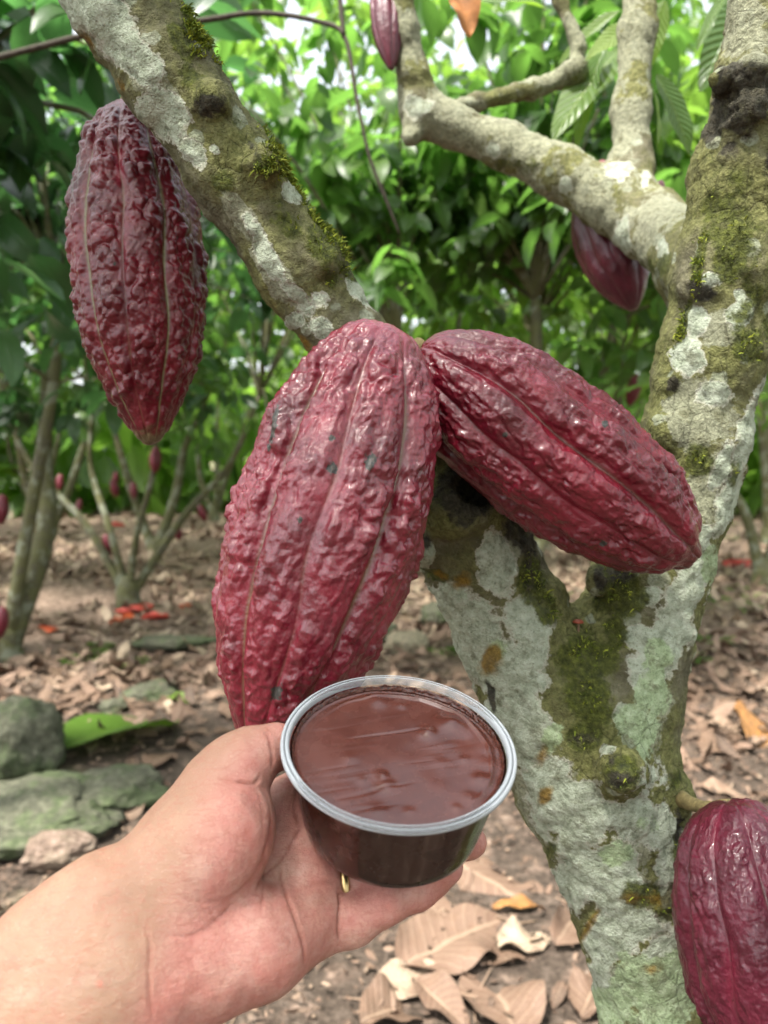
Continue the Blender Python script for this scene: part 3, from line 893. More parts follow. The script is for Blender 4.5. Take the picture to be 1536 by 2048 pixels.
# ------------------------------------------------------------------ the lichen covered tree in front
def make_main_tree():
    base = c2w(cs(1480, 2048, 0.66)); base[2] = 0.0
    t = empty('cacao_tree', Vector(base), 'lichen covered cacao tree forked in front of the camera with red pods', 'tree', None)
    h = 0.0026
    fl = Field((-0.25, -0.50, 0.42), (0.36, 0.40, 0.74), h)
    P = lambda px, py, d, r: (cs(px, py, d), r / FPX * d)
    k = 0.03
    # lower trunk
    fl.chain([P(1400, 2300, .60, 122), P(1338, 2048, .60, 118), P(1288, 1850, .60, 112), P(1240, 1690, .60, 124), P(1190, 1540, .60, 138), P(1150, 1420, .60, 150)], k)
    fl.chain([P(1170, 1540, .605, 128), P(1100, 1390, .60, 118), P(1035, 1270, .595, 106), P(965, 1130, .585, 100), P(930, 1040, .58, 104)], 0.022)
    fl.chain([P(1180, 1540, .60, 130), P(1235, 1380, .60, 112), P(1265, 1270, .60, 100), P(1300, 1150, .60, 100), P(1345, 1020, .595, 93), P(1385, 890, .59, 90),
              P(1420, 720, .585, 93), P(1455, 540, .58, 92), P(1490, 350, .575, 92), P(1530, 160, .57, 82), P(1548, 0, .565, 72), P(1560, -140, .56, 70)], 0.022)
    # slanting limb
    fl.chain([P(930, 1040, .58, 96), P(850, 920, .565, 80), P(730, 735, .54, 76), P(595, 535, .525, 78), P(468, 345, .515, 82), P(335, 150, .505, 88), P(250, 15, .50, 93), P(155, -140, .495, 97)], 0.016)
    # wounds, knobs, pruned stubs
    fl.cone(cs(935, 1000, .545), cs(905, 1010, .53), .026, .022, .012)
    fl.cone(cs(870, 1085, .56), cs(850, 1090, .545), .016, .011, .012)
    fl.cone(cs(940, 975, .515), cs(950, 990, .545), .010, .014, .010, op='sub')
    fl.cone(cs(1236, 1552, .56), cs(1241, 1540, .522), .0185, .0155, .006)
    fl.cone(cs(1080, 1190, .575), cs(1085, 1195, .565), .017, .012, .012)
    fl.cone(cs(1200, 1158, .575), cs(1196, 1165, .56), .010, .008, .008)
    fl.cone(cs(1352, 1585, .575), cs(1362, 1592, .565), .014, .010, .012)
    fl.cone(cs(1480, 170, .555), cs(1440, 160, .540), .014, .0075, .009)
    fl.cone(cs(1500, 165, .545), cs(1505, 140, .530), .013, .011, .008)
    fl.cone(cs(1500, 235, .545), cs(1500, 225, .535), .017, .012, .012)
    fl.cone(cs(1345, 850, .575), cs(1330, 860, .562), .018, .012, .014)
    fl.cone(cs(1350, 760, .575), cs(1338, 765, .57), .012, .009, .012)
    fl.cone(cs(1400, 570, .565), cs(1385, 575, .56), .014, .010, .012)
    fl.cone(cs(420, 200, .49), cs(425, 195, .478), .012, .010, .012)
    fl.cone(cs(520, 335, .50), cs(535, 330, .485), .014, .010, .010)
    fl.cone(cs(640, 510, .51), cs(650, 520, .50), .010, .008, .010)
    fl.cone(cs(985, 1395, .575), cs(990, 1440, .575), .006, .006, .008)
    V, F = fl.mesh()
    V = smooth_mesh(V, F, 3)
    N = vnormals(V, F)
    if ((V - V.mean(0)) * N).sum() < 0:
        F = F[:, ::-1]; N = -N
    px, py = topx(V)
    view = -V / np.linalg.norm(V, axis=1)[:, None]
    front = sstep(-0.15, 0.15, (N * view).sum(1))
    g = lambda x, y, rx, ry, a=0.0: np.exp(-((((px - x) * math.cos(a) + (py - y) * math.sin(a)) / rx) ** 2 + ((-(px - x) * math.sin(a) + (py - y) * math.cos(a)) / ry) ** 2))
    att = {q: np.zeros(len(V)) for q in ('pale', 'mint', 'moss', 'dark', 'ochre', 'grey')}
    def add(kind, *spots):
        for sp_ in spots:
            w = sp_[5] if len(sp_) > 5 else 1.0
            att[kind] = np.maximum(att[kind], w * g(*sp_[:5]) * front)
    T = 0.96                                    # direction of the slanting limb, photo plane
    add('grey', (1100, 1600, 120, 160, .3, .7), (1250, 1700, 140, 140, 0, .7), (1300, 1450, 60, 120, 0, .7), (200, 40, 120, 60, T), (300, 160, 110, 40, T), (560, 560, 100, 30, T), (480, 430, 70, 26, T), (1395, 830, 90, 90, 0, .9), (1420, 980, 50, 110, .3), (1490, 60, 70, 80, 0), (1440, 660, 60, 50, 0, .8))
    add('pale', (215, 30, 95, 48, T), (285, 130, 60, 36, T), (325, 225, 70, 44, T), (578, 388, 36, 17, T), (712, 572, 34, 50, -.5), (540, 520, 50, 18, T), (590, 640, 25, 20, 0),
        (1375, 715, 35, 40, .4), (1432, 785, 38, 27, 0), (1392, 640, 25, 34, 0), (1480, 625, 27, 38, .2), (1425, 560, 30, 18, 0, .8), (1500, 855, 24, 90, .35), (1455, 1000, 26, 80, .35),
        (1415, 560, 12, 18, 0), (1478, 590, 16, 16, 0), (1300, 1190, 24, 24, 0), (1372, 1180, 42, 90, .35), (1340, 1270, 45, 80, .2), (1280, 1275, 40, 30, 0),
        (995, 1130, 45, 60, 0), (850, 1110, 22, 30, 0), (930, 1235, 62, 60, .4), (1050, 1245, 48, 50, 0), (1000, 1330, 55, 70, .5), (1060, 1300, 35, 45, 0), (1020, 1420, 55, 60, .5), (1245, 1430, 20, 26, 0),
        (1260, 1630, 60, 60, 0), (1170, 1640, 75, 70, .6), (1200, 1740, 90, 70, 0), (1320, 1660, 40, 60, 0), (1240, 1790, 60, 50, 0), (1230, 1880, 60, 50, 0), (1325, 1905, 45, 55, 0), (1215, 1500, 22, 18, 0), (1180, 1580, 40, 30, 0), (1100, 1560, 40, 60, .6),
        (1345, 1110, 30, 30, 0))
    add('mint', (1280, 1450, 55, 60, 0), (1300, 1390, 40, 50, 0, .9), (1320, 1990, 110, 80, 0), (1260, 1960, 50, 70, 0), (1225, 1700, 60, 40, 0, .7), (1100, 1480, 30, 50, .5, .7), (1420, 1130, 30, 60, .3, .7), (1310, 1310, 40, 40, 0, .7), (1000, 1290, 30, 50, .4, .5))
    add('pale', (905, 1215, 60, 60, .5), (960, 1290, 60, 70, .5), (1025, 1350, 60, 60, .3), (1050, 1470, 60, 70, .3), (1110, 1620, 50, 70, .4, .9), (1280, 1560, 50, 60, 0, .8), (1150, 1760, 50, 70, .4), (1330, 1730, 30, 60, 0, .9), (1270, 1850, 90, 40, 0), (1200, 1960, 30, 70, .3), (1385, 1090, 30, 70, .35), (1290, 1340, 40, 50, 0), (1440, 930, 20, 60, .3, .8),
        (250, 90, 60, 40, T), (160, 10, 60, 50, T), (390, 300, 50, 22, T, .8), (520, 470, 60, 16, T, .7), (600, 600, 60, 20, T, .8), (350, 260, 60, 30, T, .8), (640, 600, 30, 30, T, .7), (470, 620, 30, 16, T, .7), (640, 650, 34, 26, T, .8), (430, 300, 24, 14, T, .7))  # pale lichen, also painting the lit left side of the limb lighter
    add('mint', (1270, 1500, 50, 50, 0, .8), (1230, 2010, 60, 50, 0, .9), (1370, 1930, 50, 60, 0, .8), (1300, 1650, 50, 40, 0, .6))
    add('moss', (1450, 430, 70, 170, .2, .52), (1500, 560, 50, 160, .2, .58), (1440, 330, 50, 90, .2, .52), (1520, 690, 30, 80, .2, .7))
    add('dark', (1490, 190, 90, 60, 0), (1430, 250, 40, 60, .2, .8), (1390, 560, 30, 60, .2, .6))
    add('moss', (400, 170, 220, 46, T, .43), (570, 420, 220, 60, T, .50), (480, 330, 120, 50, T, .42))
    add('moss', (365, 85, 60, 26, T), (392, 45, 45, 22, T), (440, 130, 50, 20, T, .7), (538, 335, 34, 32, 0), (620, 400, 90, 22, T), (640, 490, 60, 50, T, .8), (450, 365, 40, 34, 1.2, .62), (660, 560, 50, 30, T, .75), (690, 545, 40, 16, T),
        (480, 255, 60, 30, T, .6), (580, 450, 60, 34, T, .7), (1465, 500, 60, 130, .2, .75), (1500, 690, 50, 50, 0, .9), (1430, 400, 40, 70, .2, .6), (1400, 520, 18, 90, .2, .9), (1370, 640, 12, 70, .3, .9), (1400, 920, 34, 40, 0, .9), (1460, 950, 16, 60, .3, .6),
        (1180, 1310, 72, 60, 0), (1175, 1400, 60, 60, 0), (1170, 1475, 42, 38, 0), (1245, 1180, 62, 70, 0), (1230, 1270, 32, 50, 0, .9), (1060, 1150, 36, 60, -.3), (1090, 1215, 24, 40, 0), (880, 1150, 40, 20, .5, .7), (1245, 1545, 42, 46, 0, .75),
        (1290, 1790, 60, 40, -.2, .72), (1330, 1820, 50, 30, 0, .7), (1100, 1700, 22, 40, .5, .55), (1350, 1560, 22, 40, 0, .6), (1420, 2050, 26, 60, .3, .9), (1350, 1700, 22, 80, 0, .6))
    add('dark', (1478, 215, 70, 70, 0), (1450, 300, 40, 45, 0, .7), (1470, 150, 50, 26, 0), (1410, 590, 34, 22, 0, .9), (1345, 770, 16, 26, 0, .9), (930, 990, 70, 62, 0), (1035, 1060, 34, 90, -.3, .95), (1050, 1130, 30, 60, -.2, .7), (420, 210, 30, 40, T, .7), (505, 300, 50, 22, T, .5), (1198, 1160, 14, 22, 0),
        (1168, 1478, 30, 20, 0, .7), (1250, 1150, 46, 30, 0, .7), (985, 1390, 10, 40, -.2), (850, 1080, 24, 24, 0, .6), (1540, 350, 20, 140, 0, .6), (1355, 1640, 14, 60, 0, .7), (1510, 800, 14, 20, 0, .5))
    add('ochre', (605, 688, 26, 22, T), (180, 85, 40, 10, T, .85), (245, 170, 26, 10, T, .8), (925, 1160, 26, 26, 0), (885, 1150, 30, 12, .6, .8), (983, 1320, 26, 36, .3), (1085, 1505, 18, 40, .3, .8), (1092, 1590, 14, 26, .4, .9), (1260, 1800, 40, 24, 0, .6), (1320, 1800, 50, 30, 0, .62), (1180, 1850, 12, 60, .5, .8), (1300, 1935, 30, 14, 0, .6), (560, 640, 20, 60, -.6, .55))
    for q in ('pale', 'mint', 'grey'):
        att[q] = att[q] * (1 - g(1241, 1545, 50, 54))
    add('dark', (1241, 1560, 44, 30, 0, .52), (1225, 1520, 14, 20, 0, .5))
    W_ = c2w(V)
    # bark relief
    disp = 0.0022 * fbm(V * 55, 4) + 0.0016 * np.abs(fbm(V * 130 + 9, 3)) * (1 - 0.6 * np.clip(att['pale'] + att['mint'], 0, 1))
    disp += 0.004 * att['dark'] * fbm(V * 150 + 3, 3) + 0.0018 * att['moss'] * (0.4 + fbm(V * 210, 2))
    disp += 0.0015 * sstep(0.45, 0.55, att['pale'] + 0.5 * fbm(V * 60, 3))
    W_ = W_ + (N @ M3) * disp[:, None]
    trunk = link('trunk', mesh_np('cacao_trunk', W_ - base, F, BARK, attrs=att), t)
    # the stem below the picture, down to the soil
    a = c2w(cs(1385, 2230, .60)) - base
    V2, F2 = tube([(*a, .046), (*(a * np.array([.7, .7, .7])), .05), (*(a * np.array([.35, .35, .35])), .055), (0, 0, -.05, .085)], 20, 8, 0.1, 3)
    z0 = {q: np.full(len(V2), .35 if q == 'pale' else 0.) for q in att}
    link('root_flare', mesh_np('cacao_root_flare', V2, clean_quads(F2), BARK, attrs=z0), t)
    # moss tufts
    rng = np.random.RandomState(4)
    NW = N @ M3
    wgt = np.clip(att['moss'] - 0.55, 0, 1) * 0.35 + 1.6 * np.clip(g(640, 430, 190, 20, T) + g(385, 70, 70, 26, T) + .6 * g(1370, 660, 10, 110, .3) + .5 * g(1400, 520, 12, 90, .2) + .5 * g(535, 335, 30, 26) + .4 * g(1100, 1215, 16, 60, -.3) - 0.25, 0, 1) * sstep(-.5, 0, (N * view).sum(1))
    wgt = wgt * sstep(-0.1, 0.3, noise3(V * 120))
    pick = rng.choice(len(V), 5200, p=wgt / wgt.sum())
    b = W_[pick] + rng.normal(size=(len(pick), 3)) * .0012
    d = NW[pick] + rng.normal(size=b.shape) * .55 + np.array([0, 0, .35])
    d /= np.linalg.norm(d, axis=1)[:, None]
    L = rng.uniform(.0018, .0052, len(pick))
    s = np.cross(d, rng.normal(size=b.shape)); s /= np.linalg.norm(s, axis=1)[:, None]
    wv = rng.uniform(.0003, .0006, len(pick))
    mid = b + d * (L * .55)[:, None]
    tipp = b + (d + np.array([0, 0, -.25])) * L[:, None]
    MV = np.stack([b - s * wv[:, None], b + s * wv[:, None], mid + s * (wv * .9)[:, None], mid - s * (wv * .9)[:, None], tipp], 1).reshape(-1, 3)
    i = np.arange(len(pick)) * 5
    gm = G('moss_green')
    mc = gm.ramp(gm.attr('tone'), [(0, (.05, .075, .012)), (.5, (.14, .18, .02)), (1, (.30, .33, .04))])
    mm = gm.done(gm.bsdf(Base_Color=mc, Roughness=.8, Specular_IOR_Level=.2).outputs[0])
    link('moss', mesh_np('moss_tufts', MV - base, [np.stack([i, i + 1, i + 2, i + 3], 1), np.stack([i + 3, i + 2, i + 4], 1)], mm, attrs=dict(tone=np.repeat(rng.rand(len(pick)), 5))), t)
    # unseen canopy, added between the sun and the fruit to shade the foreground
    rc = np.random.RandomState(12)
    (CV, CF, CA), CQ = crown_arrays(np.array([-.58, -.14, 2.55]) - base, (.85, .75, .40), 26, 8, .19, rc, NEAR_T, .5, -1.0, -9)
    link('crown', mesh_np('shade_canopy', CV, CF, LEAF_N, attrs=CA), t)
    tw_ = []  # twigs added to carry the shading canopy
    e0 = c2w(cs(165, -120, .495)) - base
    for q_ in CQ[:26]:
        m_ = (e0 + q_) / 2 + np.array([0, .1, .15])
        tw_.append(tube([(*e0, .014), (*m_, .010), (*q_, .003)], 6, 4, 0, 0, cap=False))
    TV_, TF_ = merge(tw_)
    link('twigs', mesh_np('shade_canopy_twigs', TV_, clean_quads(TF_), BARK_FAR), t)
    # side branch behind the right limb
    Q = lambda px, py, d, r: (*cs(px, py, d), r / FPX * d)
    f2 = Field((-0.05, 0.15, 0.6), (0.46, 0.78, 1.12), .0045)
    ch = lambda pts, kk=.02: f2.chain([(np.array(p[:3]), p[3]) for p in pts], kk)
    ch([Q(1450, 600, .66, 80), Q(1390, 520, .78, 70), Q(1300, 448, .90, 62), Q(1220, 400, .93, 54), Q(1120, 345, .95, 46), Q(1010, 292, .97, 40), Q(900, 250, .98, 36), Q(835, 220, .98, 36)])
    ch([Q(850, 225, .98, 34), Q(827, 150, .97, 28), Q(810, 60, .96, 24), Q(800, -40, .95, 23), Q(795, -150, .95, 22)])
    ch([Q(1262, 415, .92, 50), Q(1263, 330, .94, 37), Q(1262, 220, .95, 34), Q(1275, 60, .96, 32), Q(1290, -130, .96, 31)])
    ch([Q(870, 232, .99, 15), Q(950, 205, 1.03, 16), Q(1060, 180, 1.06, 18), Q(1145, 150, 1.08, 18), Q(1158, 95, 1.08, 14), Q(1120, 0, 1.08, 13), Q(1090, -80, 1.08, 13)], .012)
    f2.cone(cs(1372, 575, .80), cs(1368, 640, .80), .022, .012, .02)
    f2.cone(cs(830, 260, .98), cs(822, 275, .97), .014, .012, .012)
    f2.cone(cs(1145, 150, 1.07), cs(1150, 142, 1.06), .02, .018, .01)
    V3, F3 = f2.mesh()
    V3 = smooth_mesh(V3, F3, 2)
    N3 = vnormals(V3, F3)
    if ((V3 - V3.mean(0)) * N3).sum() < 0:
        F3 = F3[:, ::-1]; N3 = -N3
    px, py = topx(V3)
    front = np.ones(len(V3))
    att3 = {q: np.zeros(len(V3)) for q in att}
    g3 = lambda x, y, rx, ry: np.exp(-(((px - x) / rx) ** 2 + ((py - y) / ry) ** 2))
    for x, y, rx, ry in [(835, 210, 30, 24), (985, 300, 16, 20), (1130, 370, 14, 20), (1245, 480, 20, 40), (1238, 342, 30, 22), (1325, 500, 12, 30), (1290, 355, 10, 16), (1370, 600, 20, 40)]:
        att3['pale'] = np.maximum(att3['pale'], g3(x, y, rx, ry))
    att3['grey'] = np.clip(.55 + .5 * noise3(V3 * 14), 0, 1)
    att3['moss'] = np.clip(.75 * g3(1330, 530, 60, 30) + .55 * g3(1010, 330, 160, 24), 0, 1)
    W3 = c2w(V3) + (N3 @ M3) * (.0022 * fbm(V3 * 60, 4) + .0012 * np.abs(fbm(V3 * 120, 2)))[:, None]
    link('branch', mesh_np('cacao_branch', W3 - base, F3, BARK, attrs=att3), t)
    # the big leaves of this tree near the side branch
    big = [((1245, 95, 1.08), (1100, 235, 1.02), .17, .62, (-.5, -.8, .35)), ((1285, 40, 1.02), (1175, 95, 1.00), .17, .95, (-.2, -.9, .5)), ((1302, 165, 1.0), (1338, 282, .98), .13, .75, (.85, -.5, .1)),
           ((1312, 150, 1.05), (1400, 290, 1.04), .20, .35, (.3, -.85, .5)), ((1460, -20, 1.0), (1385, 80, .98), .10, .55, (-.7, -.6, .3)), ((1500, -20, 1.1), (1418, 150, 1.06), .18, .30, (-.3, -.8, -.4)),
           ((1240, 20, 1.1), (1105, 110, 1.15), .14, .7, (0, -.8, .6)), ((1215, 75, 1.05), (1128, 290, 1.06), .12, .55, (-.8, -.5, .2)), ((1330, 0, 1.15), (1270, 160, 1.2), .2, .8, (0, -.7, .7)), ((1100, 20, 1.2), (960, -30, 1.15), .18, .6, (0, -.6, .7))]
    rr = np.random.RandomState(3)
    for j, (a_, b_, wd, tn, up) in enumerate(big):
        A_, B_ = PW(*a_), PW(*b_)
        T_ = leaf_template(22, 9, .35, .22, wd, .010, j)
        L_ = np.linalg.norm(B_ - A_)
        V4, F4, at4 = scatter([T_], A_[None], (B_ - A_)[None], np.array([up], float), np.array([L_ * 1.03]), np.array([tn]), rr)
        link('leaf', mesh_np('cacao_leaf', V4 - base, F4, LEAF_BIG, attrs=at4), t)
    A_, B_ = PW(905, -40, 1.0), PW(945, 42, .99)
    V4, F4, at4 = scatter([leaf_template(20, 9, .5, .5, .3, .03, 9)], A_[None], (B_ - A_)[None], np.array([[.2, -.9, .3]]), np.array([.075]), np.array([.3]), rr)
    lf = link('leaf', mesh_np('dead_cacao_leaf', V4 - base, F4, mat_plain('dead_leaf_orange', (.38, .16, .055), .6, .35, 60, .4), attrs=at4), t)
    lf['label'] = 'withered orange brown leaf at the top edge'
    return W_, N @ M3
TRW, TRN = make_main_tree()

# ------------------------------------------------------------------ cup of chocolate
CUP_D = 0.345
RIM_C = PW(798, 1484, CUP_D)
CUP_AX = c2w(np.array([0.075, 0.925, -0.375])) - CO
CUP_AX /= np.linalg.norm(CUP_AX)
CX = np.cross(np.array([0, 1.0, 0]), CUP_AX); CX /= np.linalg.norm(CX)
CY = np.cross(CUP_AX, CX)
CUP_H, CUP_R, CUP_RB = 0.0445, 0.0525, 0.0405
CUP_M = np.stack([CX, CY, CUP_AX])           # rows = local axes
CUP_O = RIM_C - CUP_AX * CUP_H               # centre of the bottom
def cup_local(px, py, z):
    dr = cs(px, py, 1.0) @ M3
    o = (CO - CUP_O) @ CUP_M.T
    d = dr @ CUP_M.T
    return o + d * ((z - o[2]) / d[2])
def lathe(prof, seg=160):
    prof = np.array(prof)
    a = np.linspace(0, 2 * np.pi, seg, endpoint=False)
    V = np.stack([prof[:, 0][:, None] * np.cos(a), prof[:, 0][:, None] * np.sin(a), np.repeat(prof[:, 1][:, None], seg, 1)], -1).reshape(-1, 3)
    return V, grid_faces(len(prof), seg, wrap_v=True)
def make_cup():
    rot = Matrix(CUP_M.T.tolist()).to_euler()
    root = empty('plastic_cup', Vector(CUP_O), 'round clear plastic cup held in the hand', 'cup')
    root.rotation_euler = rot
    RT = CUP_R - 0.0038
    wr = lambda z: CUP_RB + (RT - CUP_RB) * (z / CUP_H)
    V, F = lathe([(0.0005, 0.0012), (CUP_RB * .6, .0012), (CUP_RB - .004, 0.0006), (CUP_RB - .0012, 0.0005), (CUP_RB, 0.0020)] + [(wr(z), z) for z in np.linspace(.006, CUP_H - .0032, 8)])
    link('cup_wall', mesh_np('cup_wall', V, F, mat_wall()), root)
    Ri, Ro, H = RT - .0002, CUP_R, CUP_H
    V, F = lathe([(Ri, H - .0032), (Ri, H - .0008), (Ri + .0005, H), (Ri + .0011, H + .0003), (Ri + .0017, H - .0002), (Ri + .0022, H - .0007), (Ro - .0020, H - .0007), (Ro - .0014, H - .0001), (Ro - .0008, H), (Ro - .0002, H - .0006), (Ro, H - .0013), (Ro - .0001, H - .0022), (Ro - .0005, H - .0027), (Ro - .0011, H - .0025), (Ro - .0017, H - .0021), (Ri + .0008, H - .0021), (Ri + .0006, H - .0034), (Ri, H - .0032)], 200)
    link('rim', mesh_np('cup_rim', V, F, mat_clear('frosted_rim_plastic', 0.24, (0.35, 0.37, 0.39), 0.18)), root)
    # contents
    ch = empty('chocolate_paste', Vector(CUP_O), 'smooth dark brown chocolate paste filling the plastic cup', 'chocolate')
    ch.rotation_euler = rot
    z0 = CUP_H - 0.0058
    Rin = lambda z: wr(z) - .0007
    nr, na = 150, 400
    r = np.linspace(0, 1, nr)[:, None] ** 0.8 * np.ones((1, na))
    a = np.linspace(0, 2 * np.pi, na, endpoint=False)[None, :] * np.ones((nr, 1))
    R0 = Rin(z0)
    x, y = (r * R0 * np.cos(a)).ravel(), (r * R0 * np.sin(a)).ravel()
    ca, sa = math.cos(math.radians(19)), math.sin(math.radians(19))
    s1, s2 = x * ca + y * sa, -x * sa + y * ca
    p = np.stack([s1 * 22, s2 * 330, np.zeros_like(x)], 1)
    z = .00045 * noise3(np.stack([x * 38, y * 38, x * 0 + 3], 1)) + .00008 * noise3(np.stack([x * 110, y * 110, x * 0], 1))
    st = noise3(p)
    reg = sstep(-.1, .5, noise3(np.stack([x * 30 + 8, y * 30, x * 0], 1)) + .25) * np.exp(-((x + .004) / .030) ** 2 - ((y - .001) / .036) ** 2)
    z -= .0008 * np.clip(st - .22, 0, 1) * reg * 1.4
    z += .0003 * np.clip(-st - .3, 0, 1) * reg
    for (bx, by, rad, hh) in [(905, 1447, .0075, .0026), (855, 1466, .0040, .0019), (764, 1552, .0030, .0013), (772, 1572, .0042, .0014), (752, 1402, .0065, .0013), (925, 1480, .006, -.0010), (915, 1618, .003, .0011), (760, 1625, .0042, .0012), (965, 1560, .005, .0013),
                              (975, 1530, .006, .0010), (945, 1600, .005, .0012), (700, 1515, .004, .0006), (800, 1410, .004, .0010), (880, 1525, .004, .0006), (725, 1560, .003, .0006), (700, 1420, .005, .0007), (985, 1500, .004, .0009), (930, 1520, .003, .0008), (820, 1625, .003, .0007)]:
        c = cup_local(bx, by, z0)
        d2 = ((x - c[0]) ** 2 + (y - c[1]) ** 2) / rad ** 2
        z += (.85 if hh > .0012 else .55) * hh * np.exp(-d2 * 1.4)
    # ridge where the paste meets the smeared wall, far right side
    aa = np.arctan2(y, x)
    rr_ = np.hypot(x, y) / R0
    band = np.exp(-((aa - .95) / 1.15) ** 2)
    wob = .012 * noise3(np.stack([np.cos(aa) * 6, np.sin(aa) * 6, aa * 0], 1))
    z += .0013 * band * np.exp(-((rr_ - .895 - wob) / .020) ** 2) - .0008 * band * sstep(.90, .96, rr_ + wob)
    z += .0006 * sstep(.95, 1.0, rr_)
    Vt = np.stack([x, y, z0 + z], 1)
    # smear climbing the wall, then the hidden outside and the bottom
    ang = a[0]
    lip = .0027 * (0.92 + 0.16 * np.exp(-((ang - 1.45) / .85) ** 2)) + .0008 * noise3(np.stack([np.cos(ang) * 9, np.sin(ang) * 9, ang * 0], 1)) + .0004 * noise3(np.stack([np.cos(ang) * 40, np.sin(ang) * 40, ang * 0], 1))
    rows, sm = [], []
    ztop = Vt[-na:, 2]
    for f in np.linspace(.12, 1, 12):
        zz = ztop + (z0 + lip - ztop) * f
        q = Rin(zz) - .0007 * (1 - f) - .0003 + .00035 * noise3(np.stack([np.cos(ang) * 30, np.sin(ang) * 30, zz * 700], 1))
        rows.append(np.stack([q * np.cos(ang), q * np.sin(ang), zz], 1)); sm.append(np.full(na, min(1, .3 + f * 2)))
    zt = z0 + lip
    for f in np.linspace(0.02, 1, 14):
        zz = zt * (1 - f) + .0024 * f
        q = Rin(zz)
        rows.append(np.stack([q * np.cos(ang), q * np.sin(ang), zz], 1)); sm.append(np.zeros(na))
    for f in (.9, .5, .02):
        rows.append(np.stack([CUP_RB * .97 * f * np.cos(ang), CUP_RB * .97 * f * np.sin(ang), np.full(na, .0020)], 1)); sm.append(np.zeros(na))
    V = np.vstack([Vt] + rows)
    smear = np.concatenate([band * sstep(.89, .96, rr_ + wob) * .9 + .8 * sstep(.985, 1, rr_)] + sm)
    F = grid_faces(nr + len(rows), na, wrap_v=True)
    link('paste', mesh_np('chocolate_paste', V, F, mat_choc(), attrs=dict(smear=np.clip(smear, 0, 1))), ch)
make_cup()

